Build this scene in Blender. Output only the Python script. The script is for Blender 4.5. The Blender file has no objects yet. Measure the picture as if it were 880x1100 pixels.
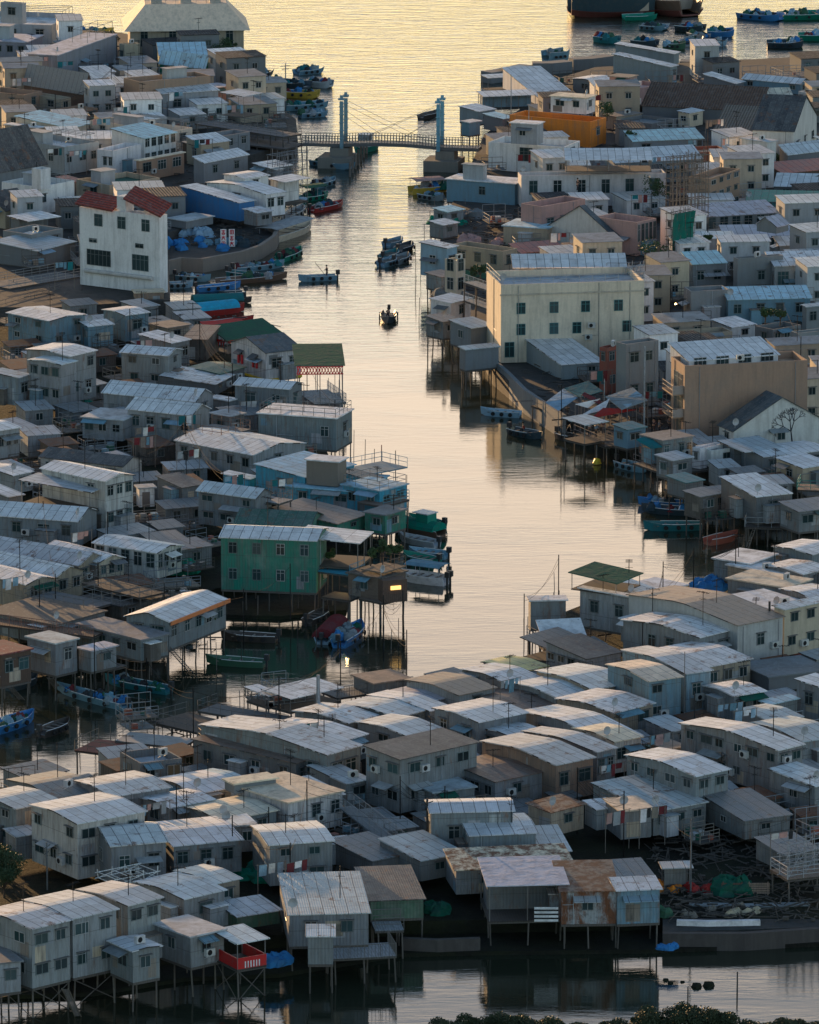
import bpy, math, random
from math import radians, sin, cos, pi, atan2, hypot, floor
from mathutils import Vector, Matrix
R = random.Random(7)
sc = bpy.context.scene
col = sc.collection
# ------------------------------------------------------------------ camera
F, HC = 6600.0, 148.0
PITCH = math.atan(1476.0 / F)
SP, CP = sin(PITCH), cos(PITCH)
cd = bpy.data.cameras.new('camera'); cam = bpy.data.objects.new('camera', cd); col.objects.link(cam)
cam.location = (0, 0, HC); cam.rotation_euler = (pi / 2 - PITCH, 0, 0)
cd.sensor_fit = 'VERTICAL'; cd.sensor_height = 36; cd.sensor_width = 28.8
cd.lens = 36 * F / 1100; cd.clip_start = 5; cd.clip_end = 20000
sc.camera = cam
def gp(px, py, z=0.0):
    """ground point under a place of the photograph, on the level z"""
    X = (px - 440) / F; Y = -(py - 550) / F
    d = Vector((X, CP + Y * SP, -SP + Y * CP))
    t = (z - HC) / d.z
    return Vector((d.x * t, d.y * t, z))
def scale_at(p):
    return F / (p.y * CP - (p.z - HC) * SP)
def height_to(p, py):
    t = -(py - 550) / F
    return HC + p.y * (t * CP - SP) / (CP + t * SP)
# ------------------------------------------------------------------ materials
MATS = {}
def mat(name, rough=.7, metal=0, base=None, build=None, emit=None, spec=.4):
    if name in MATS: return MATS[name]
    m = bpy.data.materials.new(name); m.use_nodes = True
    nt = m.node_tree; b = nt.nodes['Principled BSDF']
    b.inputs['Roughness'].default_value = rough; b.inputs['Metallic'].default_value = metal
    b.inputs['Specular IOR Level'].default_value = spec
    if base: b.inputs['Base Color'].default_value = (*base, 1)
    if emit:
        b.inputs['Emission Color'].default_value = (*emit[0], 1); b.inputs['Emission Strength'].default_value = emit[1]
    if build: build(nt, b)
    MATS[name] = m; return m
def N(nt, t, **k):
    n = nt.nodes.new(t)
    for a, v in k.items(): setattr(n, a, v)
    return n
def math_n(nt, op, a, b=None, c=None):
    n = N(nt, 'ShaderNodeMath', operation=op)
    for i, v in enumerate((a, b, c)):
        if v is None: continue
        if isinstance(v, (int, float)): n.inputs[i].default_value = v
        else: nt.links.new(v, n.inputs[i])
    return n.outputs[0]
def mixc(nt, fac, a, b, mode='MIX'):
    n = N(nt, 'ShaderNodeMix', data_type='RGBA', blend_type=mode)
    for s, v in ((0, fac), (6, a), (7, b)):
        if isinstance(v, (int, float)): n.inputs[s].default_value = v
        elif isinstance(v, tuple): n.inputs[s].default_value = (*v, 1)
        else: nt.links.new(v, n.inputs[s])
    return n.outputs[2]
def noise(nt, vec, scale, detail=3, rough=.6, dist=0):
    n = N(nt, 'ShaderNodeTexNoise'); n.inputs['Scale'].default_value = scale
    n.inputs['Detail'].default_value = detail; n.inputs['Roughness'].default_value = rough
    n.inputs['Distortion'].default_value = dist
    nt.links.new(vec, n.inputs['Vector']); return n.outputs['Fac']
def ramp(nt, fac, lo, hi, a=0., b=1.):
    n = N(nt, 'ShaderNodeMapRange'); n.inputs[1].default_value = lo; n.inputs[2].default_value = hi
    n.inputs[3].default_value = a; n.inputs[4].default_value = b
    nt.links.new(fac, n.inputs[0]); return n.outputs[0]
def mapping(nt, vec, sc_):
    n = N(nt, 'ShaderNodeMapping'); n.inputs['Scale'].default_value = sc_
    nt.links.new(vec, n.inputs['Vector']); return n.outputs[0]
def coords(nt):
    tc = N(nt, 'ShaderNodeTexCoord'); oi = N(nt, 'ShaderNodeObjectInfo')
    add = N(nt, 'ShaderNodeVectorMath', operation='ADD')
    sc3 = N(nt, 'ShaderNodeVectorMath', operation='SCALE'); sc3.inputs['Scale'].default_value = .37
    nt.links.new(oi.outputs['Location'], sc3.inputs[0])
    nt.links.new(tc.outputs['Object'], add.inputs[0]); nt.links.new(sc3.outputs[0], add.inputs[1])
    return tc.outputs['Object'], add.outputs[0], oi
def bump(nt, b, h, dist, strength=1.):
    n = N(nt, 'ShaderNodeBump'); n.inputs['Distance'].default_value = dist; n.inputs['Strength'].default_value = strength
    nt.links.new(h, n.inputs['Height']); nt.links.new(n.outputs[0], b.inputs['Normal'])
def sepxyz(nt, v):
    n = N(nt, 'ShaderNodeSeparateXYZ'); nt.links.new(v, n.inputs[0]); return n.outputs
# corrugated siding: ribs upright, sheets with slightly different weathering, streaks below
def wall_sheet(nt, b):
    o, v, oi = coords(nt); s = sepxyz(nt, o)
    h = math_n(nt, 'ADD', s[0], s[1])
    w = math_n(nt, 'SINE', math_n(nt, 'MULTIPLY', h, 2 * pi / .28))
    cell = N(nt, 'ShaderNodeTexWhiteNoise', noise_dimensions='2D')
    cx = N(nt, 'ShaderNodeCombineXYZ')
    nt.links.new(math_n(nt, 'FLOOR', math_n(nt, 'DIVIDE', h, .95)), cx.inputs[0])
    nt.links.new(math_n(nt, 'FLOOR', math_n(nt, 'DIVIDE', math_n(nt, 'ADD', s[2], 500), 2.3)), cx.inputs[1])
    nt.links.new(cx.outputs[0], cell.inputs['Vector'])
    c = mixc(nt, ramp(nt, cell.outputs[0], 0, 1, 0, .22), oi.outputs['Color'], (.16, .15, .14))
    st = noise(nt, mapping(nt, v, (2.2, 2.2, .25)), 1.3, 4, .7)
    c = mixc(nt, ramp(nt, st, .42, .72, 0, .68), c, (.11, .1, .09))
    zj = math_n(nt, 'FRACT', math_n(nt, 'DIVIDE', math_n(nt, 'ADD', s[2], 500.1), 2.3)); c = mixc(nt, ramp(nt, zj, .01, .03, .6, 0), c, (.05, .05, .05))
    bl = noise(nt, v, .45, 4, .65)
    c = mixc(nt, ramp(nt, bl, .5, .78, 0, .22), c, (.5, .48, .44))
    ru = noise(nt, mapping(nt, v, (1.5, 1.5, .4)), .9, 6, .75)
    c = mixc(nt, ramp(nt, math_n(nt, 'ADD', ru, ramp(nt, oi.outputs['Random'], 0, 1, -.04, .07)), .6, .74, 0, .8), c, (.17, .075, .035))
    nt.links.new(c, b.inputs['Base Color']); bump(nt, b, w, .02, .6)
mat('wall_sheet', .65, .0, build=wall_sheet)
def wall_plaster(nt, b):
    o, v, oi = coords(nt)
    st = noise(nt, mapping(nt, v, (1.6, 1.6, .16)), 1.1, 5, .7)
    c = mixc(nt, ramp(nt, st, .45, .8, 0, .5), oi.outputs['Color'], (.13, .115, .095))
    bl = noise(nt, v, .3, 5, .7)
    c = mixc(nt, ramp(nt, bl, .5, .75, 0, .3), c, (.2, .19, .17))
    f = noise(nt, v, 4, 3)
    c = mixc(nt, ramp(nt, f, .3, .7, 0, .12), c, (.08, .08, .08))
    nt.links.new(c, b.inputs['Base Color']); bump(nt, b, f, .02, .4)
mat('wall_plaster', .85, build=wall_plaster)
# roofing sheets: joints run down the slope (local y), every sheet weathered differently
def roof_sheet_b(axis):
    def f(nt, b):
        o, v, oi = coords(nt); s = sepxyz(nt, o)
        a, q = (s[0], s[1]) if axis == 0 else (s[1], s[0])
        wob = noise(nt, v, .5, 2)
        aa = math_n(nt, 'ADD', a, math_n(nt, 'MULTIPLY', wob, .12))
        seam = math_n(nt, 'FRACT', math_n(nt, 'DIVIDE', math_n(nt, 'ADD', aa, 400), 1.02))
        line = ramp(nt, seam, .03, .075, 1, 0)
        cr = math_n(nt, 'FRACT', math_n(nt, 'DIVIDE', math_n(nt, 'ADD', q, 400.3), 2.35))
        line2 = ramp(nt, cr, .012, .03, .7, 0)
        rib = math_n(nt, 'SINE', math_n(nt, 'MULTIPLY', a, 2 * pi / .2))
        cell = N(nt, 'ShaderNodeTexWhiteNoise', noise_dimensions='3D')
        cx = N(nt, 'ShaderNodeCombineXYZ')
        nt.links.new(math_n(nt, 'FLOOR', math_n(nt, 'DIVIDE', math_n(nt, 'ADD', aa, 400), 1.02)), cx.inputs[0])
        nt.links.new(math_n(nt, 'FLOOR', math_n(nt, 'DIVIDE', math_n(nt, 'ADD', q, 400.3), 2.35)), cx.inputs[1])
        nt.links.new(oi.outputs['Random'], cx.inputs[2])
        nt.links.new(cx.outputs[0], cell.inputs['Vector'])
        c = mixc(nt, ramp(nt, cell.outputs[0], .1, 1, 0, .3), oi.outputs['Color'], (.22, .21, .2))
        bl = noise(nt, v, .9, 7, .75, .1)
        c = mixc(nt, ramp(nt, bl, .46, .72, 0, .5), c, (.2, .19, .175))
        fl = noise(nt, mapping(nt, v, (1, 1, 1)), 3.3, 4, .7)
        c = mixc(nt, ramp(nt, fl, .5, .85, 0, .35), c, (.5, .47, .40))
        ru = noise(nt, mapping(nt, v, (1, 1, 1)), .7, 7, .75, .1)
        thr = ramp(nt, oi.outputs['Random'], 0, 1, .01, .12)
        c = mixc(nt, math_n(nt, 'MULTIPLY', ramp(nt, math_n(nt, 'ADD', ru, thr), .66, .74, 0, .85), 1), c, (.16, .075, .04))
        c = mixc(nt, line, c, (.045, .045, .045)); c = mixc(nt, line2, c, (.07, .07, .07))
        nt.links.new(c, b.inputs['Base Color'])
        bump(nt, b, math_n(nt, 'ADD', rib, math_n(nt, 'MULTIPLY', bl, 2.)), .011, .7)
    return f
mat('roof_sheet', .55, .1, build=roof_sheet_b(0)); mat('roof_sheet_cross', .55, .1, build=roof_sheet_b(1))
def roof_flat(nt, b):
    o, v, oi = coords(nt)
    bl = noise(nt, v, .55, 6, .72, .5)
    c = mixc(nt, ramp(nt, bl, .42, .7, 0, .75), oi.outputs['Color'], (.11, .1, .09))
    f = noise(nt, v, 3, 4, .7)
    c = mixc(nt, ramp(nt, f, .55, .75, 0, .45), c, (.5, .48, .44))
    nt.links.new(c, b.inputs['Base Color']); bump(nt, b, f, .02, .4)
mat('roof_slab', .8, build=roof_flat)
def tiles(nt, b):
    o, v, oi = coords(nt); s = sepxyz(nt, o)
    rib = math_n(nt, 'SINE', math_n(nt, 'MULTIPLY', s[0], 2 * pi / .42))
    row = math_n(nt, 'FRACT', math_n(nt, 'DIVIDE', math_n(nt, 'ADD', s[1], 300), .45))
    c = mixc(nt, ramp(nt, rib, -1, .4, .7, 0), oi.outputs['Color'], (.03, .022, .02))
    bl = noise(nt, v, 1.2, 6, .75)
    c = mixc(nt, ramp(nt, bl, .48, .72, 0, .55), c, (.26, .24, .22))
    c = mixc(nt, ramp(nt, row, 0, .18, .5, 0), c, (.03, .025, .02))
    nt.links.new(c, b.inputs['Base Color']); bump(nt, b, rib, .06, .8)
mat('roof_tiles', .85, build=tiles)
def rusty(nt, b):
    o, v, oi = coords(nt); s = sepxyz(nt, o)
    rib = math_n(nt, 'SINE', math_n(nt, 'MULTIPLY', math_n(nt, 'ADD', s[0], s[1]), 2 * pi / .25))
    bl = noise(nt, mapping(nt, v, (1, 1, .4)), .9, 6, .72, .4)
    c = mixc(nt, ramp(nt, bl, .42, .56), oi.outputs['Color'], (.17, .065, .03))
    f = noise(nt, v, 2.5, 5, .7)
    c = mixc(nt, ramp(nt, f, .5, .7, 0, .7), c, (.05, .032, .025))
    nt.links.new(c, b.inputs['Base Color']); bump(nt, b, rib, .02, .6)
mat('rusty_sheet', .75, build=rusty)
def paint(nt, b):
    o, v, oi = coords(nt)
    bl = noise(nt, v, 1.5, 5, .7)
    c = mixc(nt, ramp(nt, bl, .5, .75, 0, .5), oi.outputs['Color'], (.1, .09, .08))
    nt.links.new(c, b.inputs['Base Color'])
mat('paint', .5, build=paint)
def fabric(nt, b):
    o, v, oi = coords(nt)
    bl = noise(nt, v, .9, 5, .7)
    c = mixc(nt, ramp(nt, bl, .42, .75, 0, .55), oi.outputs['Color'], (.07, .075, .08))
    nt.links.new(c, b.inputs['Base Color']); bump(nt, b, bl, .25, .7)
mat('fabric', .95, build=fabric, spec=.08)
def wood(nt, b):
    o, v, oi = coords(nt); s = sepxyz(nt, o)
    pl = math_n(nt, 'FRACT', math_n(nt, 'DIVIDE', math_n(nt, 'ADD', s[0], 300), .22))
    g = noise(nt, mapping(nt, v, (6, .8, 2)), 1.2, 4, .7)
    c = mixc(nt, ramp(nt, g, .3, .75, 0, .65), oi.outputs['Color'], (.06, .048, .04))
    c = mixc(nt, ramp(nt, pl, 0, .14, .7, 0), c, (.02, .018, .015))
    nt.links.new(c, b.inputs['Base Color'])
mat('wood', .85, build=wood)
mat('metal', .7, .0, build=paint)
mat('dark_metal', .9, base=(.03, .03, .03), spec=.1)
def glass(nt, b):
    oi = N(nt, 'ShaderNodeObjectInfo')
    c = mixc(nt, oi.outputs['Random'], (.012, .02, .022), (.03, .06, .062)); nt.links.new(c, b.inputs['Base Color'])
mat('glass', .12, build=glass, spec=.6)
def curtain(nt, b):
    oi = N(nt, 'ShaderNodeObjectInfo')
    c = mixc(nt, oi.outputs['Random'], (.05, .05, .045), (.03, .09, .10)); nt.links.new(c, b.inputs['Base Color'])
mat('curtained_glass', .3, build=curtain, spec=.5)
mat('dark_opening', .9, base=(.012, .012, .012))
mat('lamp_glow', .5, base=(.9, .7, .4), emit=((1., .62, .25), 14.))
mat('lit_panel', .5, base=(.9, .6, .2), emit=((1., .55, .16), 1.1))
def leafm(nt, b):
    o, v, oi = coords(nt)
    bl = noise(nt, v, .8, 3, .7)
    c = mixc(nt, ramp(nt, bl, .3, .7), oi.outputs['Color'], (.035, .05, .018))
    nt.links.new(c, b.inputs['Base Color'])
mat('leaf', .7, build=leafm)
mat('bark', .9, base=(.07, .05, .035))
def mud(nt, b):
    o, v, oi = coords(nt)
    n1 = noise(nt, v, .12, 6, .7); n2 = noise(nt, v, 1.3, 6, .75)
    c = mixc(nt, ramp(nt, n1, .4, .65), (.018, .017, .014), (.03, .034, .018))
    c = mixc(nt, ramp(nt, n2, .5, .7, 0, .7), c, (.032, .03, .025))
    nt.links.new(c, b.inputs['Base Color']); bump(nt, b, n2, .5, .8)
mat('mud', .95, build=mud, spec=.15)
def conc(nt, b):
    o, v, oi = coords(nt)
    n1 = noise(nt, v, .1, 6, .7); n2 = noise(nt, v, .9, 6, .75)
    c = mixc(nt, ramp(nt, n1, .4, .65), (.04, .04, .038), (.075, .07, .066))
    c = mixc(nt, ramp(nt, n2, .48, .7, 0, .75), c, (.02, .02, .018))
    nt.links.new(c, b.inputs['Base Color']); bump(nt, b, n2, .05, .5)
mat('ground_concrete', .9, build=conc)
def water(nt, b):
    tc = N(nt, 'ShaderNodeTexCoord'); o = tc.outputs['Object']
    b.inputs['IOR'].default_value = 1.36; b.inputs['Specular IOR Level'].default_value = .8
    s = sepxyz(nt, o)
    far = ramp(nt, s[1], 720, 1050)          # open water beyond the creek mouth is rougher
    c = mixc(nt, noise(nt, o, .02, 3), (.022, .028, .018), (.035, .038, .024))
    nt.links.new(c, b.inputs['Base Color'])
    w1 = noise(nt, mapping(nt, o, (.35, 1.3, 1)), 1.0, 5, .6, .3)
    w2 = noise(nt, mapping(nt, o, (.05, .12, 1)), 1., 3, .6, .5)
    w3 = noise(nt, mapping(nt, o, (.16, .7, 1)), 1., 4, .62, .6)
    patch = ramp(nt, w2, .4, .65, .35, 1.1)
    h1 = math_n(nt, 'MULTIPLY', w1, math_n(nt, 'MULTIPLY', patch, math_n(nt, 'ADD', math_n(nt, 'MULTIPLY', far, .11), .022)))
    h3 = math_n(nt, 'MULTIPLY', w3, math_n(nt, 'MULTIPLY', far, .35))
    n = N(nt, 'ShaderNodeBump'); n.inputs['Distance'].default_value = 1.; n.inputs['Strength'].default_value = 1.
    nt.links.new(math_n(nt, 'ADD', h1, h3), n.inputs['Height']); nt.links.new(n.outputs[0], b.inputs['Normal'])
    nt.links.new(math_n(nt, 'ADD', math_n(nt, 'MULTIPLY', far, .06), .035), b.inputs['Roughness'])
mat('water', .06, build=water)
# ------------------------------------------------------------------ mesh builder
class MB:
    def __init__(s): s.v = []; s.f = []
    def quad(s, *p):
        i = len(s.v); s.v += [tuple(q) for q in p]; s.f.append(tuple(range(i, i + len(p)))); return s
    def box(s, x0, y0, z0, x1, y1, z1):
        if x1 < x0: x0, x1 = x1, x0
        if y1 < y0: y0, y1 = y1, y0
        i = len(s.v)
        s.v += [(x0, y0, z0), (x1, y0, z0), (x1, y1, z0), (x0, y1, z0), (x0, y0, z1), (x1, y0, z1), (x1, y1, z1), (x0, y1, z1)]
        s.f += [tuple(i + k for k in q) for q in ((0, 3, 2, 1), (4, 5, 6, 7), (0, 1, 5, 4), (1, 2, 6, 5), (2, 3, 7, 6), (3, 0, 4, 7))]
        return s
    def bar(s, a, b, r=.04, n=4, r2=None):
        a = Vector(a); b = Vector(b); d = (b - a)
        if d.length < 1e-6: return s
        d.normalize(); u = d.orthogonal().normalized(); w = d.cross(u); i = len(s.v); r2 = r if r2 is None else r2
        for p, rr in ((a, r), (b, r2)):
            for k in range(n):
                t = 2 * pi * (k + .5) / n; s.v.append(tuple(p + u * cos(t) * rr + w * sin(t) * rr))
        for k in range(n):
            j = (k + 1) % n; s.f.append((i + k, i + j, i + n + j, i + n + k))
        s.f.append(tuple(i + k for k in range(n))[::-1]); s.f.append(tuple(i + n + k for k in range(n)))
        return s
    def prism(s, prof, y0, y1, axis='y'):
        """closed profile [(a,z)...] swept along y (axis y) or x"""
        n = len(prof); i = len(s.v)
        for yy in (y0, y1):
            for a, z in prof: s.v.append((a, yy, z) if axis == 'y' else (yy, a, z))
        for k in range(n):
            j = (k + 1) % n; s.f.append((i + k, i + j, i + n + j, i + n + k))
        s.f.append(tuple(i + k for k in range(n))[::-1]); s.f.append(tuple(i + n + k for k in range(n)))
        return s
    def slab(s, pts, t):
        """polygon pts (3d, in order) given a thickness t downwards"""
        n = len(pts); i = len(s.v)
        s.v += [tuple(p) for p in pts] + [(p[0], p[1], p[2] - t) for p in pts]
        s.f.append(tuple(range(i, i + n))); s.f.append(tuple(range(i + n, i + 2 * n))[::-1])
        for k in range(n):
            j = (k + 1) % n; s.f.append((i + k, i + n + k, i + n + j, i + j))
        return s
    def mesh(s, name, m):
        me = bpy.data.meshes.new(name); me.from_pydata(s.v, [], s.f)
        me.materials.append(MATS[m]); return me
    def build(s, name, m, parent=None, c=None, loc=None, rz=0):
        return put(name, s.mesh(name, m), parent, c, loc, rz)
def put(name, me, parent=None, c=None, loc=None, rz=0):
    o = bpy.data.objects.new(name, me); col.objects.link(o)
    if parent: o.parent = parent
    if c: o.color = (*c[:3], 1)
    if loc is not None: o.location = loc
    if rz: o.rotation_euler = (0, 0, rz)
    return o
def tag(o, label, cat, group=None, kind=None):
    if label: o['label'] = label
    if cat: o['category'] = cat
    if group: o['group'] = group
    if kind: o['kind'] = kind
    return o
def thing(name, label, cat, loc=(0, 0, 0), rz=0, group=None):
    o = bpy.data.objects.new(name, None); col.objects.link(o); o.empty_display_size = .5
    o.location = loc; o.rotation_euler = (0, 0, rz); tag(o, label, cat, group); return o
def copy_tree(o, parent=None):
    c = o.copy(); col.objects.link(c)
    if parent: c.parent = parent
    for ch in KIDS(o): copy_tree(ch, c)
    return c
def KIDS(o): return [x for x in bpy.data.objects if x.parent == o]
PAL = dict(
    gr=(.27, .295, .31), lg=(.38, .405, .42), dg=(.165, .18, .19), si=(.34, .35, .36), be=(.46, .38, .28), wh=(.80, .79, .77), ow=(.64, .63, .60),
    bl=(.16, .30, .38), bg=(.24, .29, .31), tq=(.04, .42, .60), gn=(.006, .22, .15), tn=(.36, .235, .16), pk=(.48, .30, .27), cr=(.70, .60, .46), og=(.80, .25, .03),
    bk=(.035, .036, .038), br=(.14, .085, .06), rd=(.36, .035, .03), rb=(.30, .085, .055), sb=(.26, .40, .50), db=(.035, .06, .075), yg=(.36, .33, .12), rs=(.27, .20, .155),
    dw=(.085, .075, .065), lw=(.22, .19, .16), tl=(.02, .17, .19), by=(.04, .20, .46), gg=(.05, .13, .08), dn=(.012, .10, .065), mr=(.17, .03, .035), yl=(.6, .4, .06), dk=(.06, .05, .045), vi=(.29, .29, .33))
def C3(k, j=.08):
    c = PAL[k] if isinstance(k, str) else k
    f = 1 + R.uniform(-j, j); return tuple(min(1, x * f * (1 + R.uniform(-.02, .02))) for x in c)
# ------------------------------------------------------------------ parts kept as shared meshes
CACHE = {}
def win_meshes(w, h, st):
    k = (round(w, 1), round(h, 1), st)
    if k in CACHE: return CACHE[k]
    w, h = k[0], k[1]
    f = MB(); t = .055
    f.box(-w/2, -.06, 0, w/2, 0, t).box(-w/2, -.06, h - t, w/2, 0, h)
    f.box(-w/2, -.06, t, -w/2 + t, 0, h - t).box(w/2 - t, -.06, t, w/2, 0, h - t)
    n = 1 if w < 1.5 else int(w / .75)
    for i in range(1, n + 1):
        x = -w/2 + w * i / (n + 1); f.box(x - t/2, -.055, t, x + t/2, 0, h - t)
    if h > 1.05 or st == 'grid': f.box(-w/2 + t, -.05, h * .68, w/2 - t, 0, h * .68 + .05)
    hood = MB()
    if st == 'h': hood.box(-w/2 - .1, -.3, h + .05, w/2 + .1, 0, h + .1)
    p = MB().quad((-w/2 + .03, -.02, .03), (w/2 - .03, -.02, .03), (w/2 - .03, -.02, h - .03), (-w/2 + .03, -.02, h - .03))
    CACHE[k] = (f.mesh('window', 'paint'), p.mesh('pane', 'glass'), p.mesh('pane', 'curtained_glass'), hood.mesh('hood', 'paint') if st == 'h' else None)
    return CACHE[k]
def window(root, face, s, z, w, h, st='h', fc=None, L=0):
    f, p, pc, hd = win_meshes(w, h, st); fc = fc or R.choice([(.16, .2, .2), (.24, .25, .25), (.35, .35, .34), (.12, .14, .14)])
    if face == 'R': loc, rz = (s, -.012, z), 0
    else: loc, rz = (-.012, s, z), -pi / 2
    o = put('window', f, root, fc, loc, rz)
    put('pane', p if R.random() < .85 else pc, o)
    if hd and R.random() < .85: put('hood', hd, o, (.12, .12, .12))
def ac_mesh():
    if 'ac' in CACHE: return CACHE['ac']
    m = MB().box(-.45, -.42, 0, .45, -.06, .62).bar((-.35, -.4, -.02), (-.35, 0, -.25), .025).bar((.35, -.4, -.02), (.35, 0, -.25), .025)
    g = MB()
    for k in range(10):
        a, b = 2 * pi * k / 10, 2 * pi * (k + 1) / 10
        g.quad((-.1, -.43, .31), (-.1 + .24 * cos(a), -.43, .31 + .24 * sin(a)), (-.1 + .24 * cos(b), -.43, .31 + .24 * sin(b)))
    CACHE['ac'] = (m.mesh('air_conditioner', 'paint'), g.mesh('fan_grille', 'dark_opening')); return CACHE['ac']
def ac(root, face, s, z):
    m, g = ac_mesh()
    loc, rz = ((s, 0, z), 0) if face == 'R' else ((0, s, z), -pi / 2) if face == 'L' else (s, R.uniform(-.5, .5))
    o = put('air_conditioner', m, root, C3((.5, .5, .48)), loc, rz); put('fan_grille', g, o)
def antenna_mesh(k):
    key = ('ant', k)
    if key in CACHE: return CACHE[key]
    m = MB(); h = (1.8, 2.6, 3.4)[k]
    m.bar((0, 0, -.3), (0, 0, h), .04)
    m.bar((-.7, 0, h - .15), (.7, 0, h - .1), .03)
    for i in range(5): x = -.6 + .3 * i; m.bar((x, -.35, h - .13), (x, .35, h - .13), .018)
    if k: m.bar((-.4, 0, h - .8), (.4, .1, h - .8), .02).bar((0, -.4, h - .8), (0, .4, h - .8), .02)
    CACHE[key] = m.mesh('antenna', 'dark_metal'); return CACHE[key]
def rail_mesh(mb, a, b, h=1., step=1.1, z=0, bars=2, r=.03, pick=False):
    a = Vector(a); b = Vector(b); L = (b - a).length
    n = max(1, int(L / step))
    for i in range(n + 1):
        p = a.lerp(b, i / n); mb.bar(p, p + Vector((0, 0, h)), r)
    for k in range(bars):
        zz = h * (k + 1) / bars; mb.bar(a + Vector((0, 0, zz)), b + Vector((0, 0, zz)), r)
    if pick:
        n = int(L / .28)
        for i in range(1, n):
            p = a.lerp(b, i / n); mb.bar(p, p + Vector((0, 0, h)), .018)
def stilts(root, W, D, z0, zb=-.6, braces=False, dens=1.9, c=(.13, .115, .10), r=.075):
    nx = max(2, int(W / dens) + 1); ny = max(2, int(D / dens) + 1)
    for i in range(nx):
        for j in range(ny):
            if not (i in (0, nx - 1) or j in (0, ny - 1)): continue
            if j == ny - 1 and 0 < i < nx - 1: continue
            x, y = .15 + (W - .3) * i / (nx - 1), .15 + (D - .3) * j / (ny - 1)
            k = ('st', round(z0 - zb, 1), round(r, 2))
            if k not in CACHE:
                CACHE[k] = MB().bar((0, 0, -k[1]), (0, 0, -.05), r, 6).mesh('stilt', 'wood')
            put('stilt', CACHE[k], root, C3(c, .3), (x + R.uniform(-.12, .12), y, 0)).rotation_euler = (R.uniform(-.045, .045), R.uniform(-.045, .045), 0)
    m = MB().box(0, 0, -.22, W, .14, -.02).box(0, D - .14, -.22, W, D, -.02).box(0, .14, -.22, .14, D - .14, -.02).box(W - .14, .14, -.22, W, D - .14, -.02)
    if braces:
        zz = zb - z0 + .6
        m.bar((.15, .05, -.2), (W - .15, .05, zz), .045).bar((W - .15, .05, -.25), (.15, .05, zz), .045)
        m.bar((.05, .2, -.2), (.05, D - .2, zz), .045).bar((.05, D - .2, -.2), (.05, .2, zz), .045)
    m.build('floor_frame', 'wood', root, C3(c))
# ------------------------------------------------------------------ rectangles read from three roof corners
def fit(L, C, Rr, h, z0):
    """near-corner base point, turn, width (C to R), depth (C to L) and wall height of a block"""
    P = gp(C[0], C[1] + h, z0); ze = height_to(P, C[1])
    l = gp(L[0], L[1], ze); r = gp(Rr[0], Rr[1], ze); c = Vector((P.x, P.y, ze))
    du = r - c; dv = l - c
    W, D = du.length, dv.length
    au = atan2(du.y, du.x); av = atan2(dv.y, dv.x) - pi / 2
    # the longer edge on the picture says most about the turn
    pu = abs(Rr[0] - C[0]) + .01; pv = abs(L[0] - C[0]) + .01
    a = (au * pu + av * pv) / (pu + pv)
    s = scale_at(c)
    if abs(cos(a)) > .35: W = (Rr[0] - C[0]) / s / cos(a)
    if abs(sin(a)) > .35: D = (C[0] - L[0]) / s / sin(a)
    return P, a, max(.6, W), max(.6, D), ze - z0
ZH, LAND = 2.5, 2.3
FOOT = []
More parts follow.
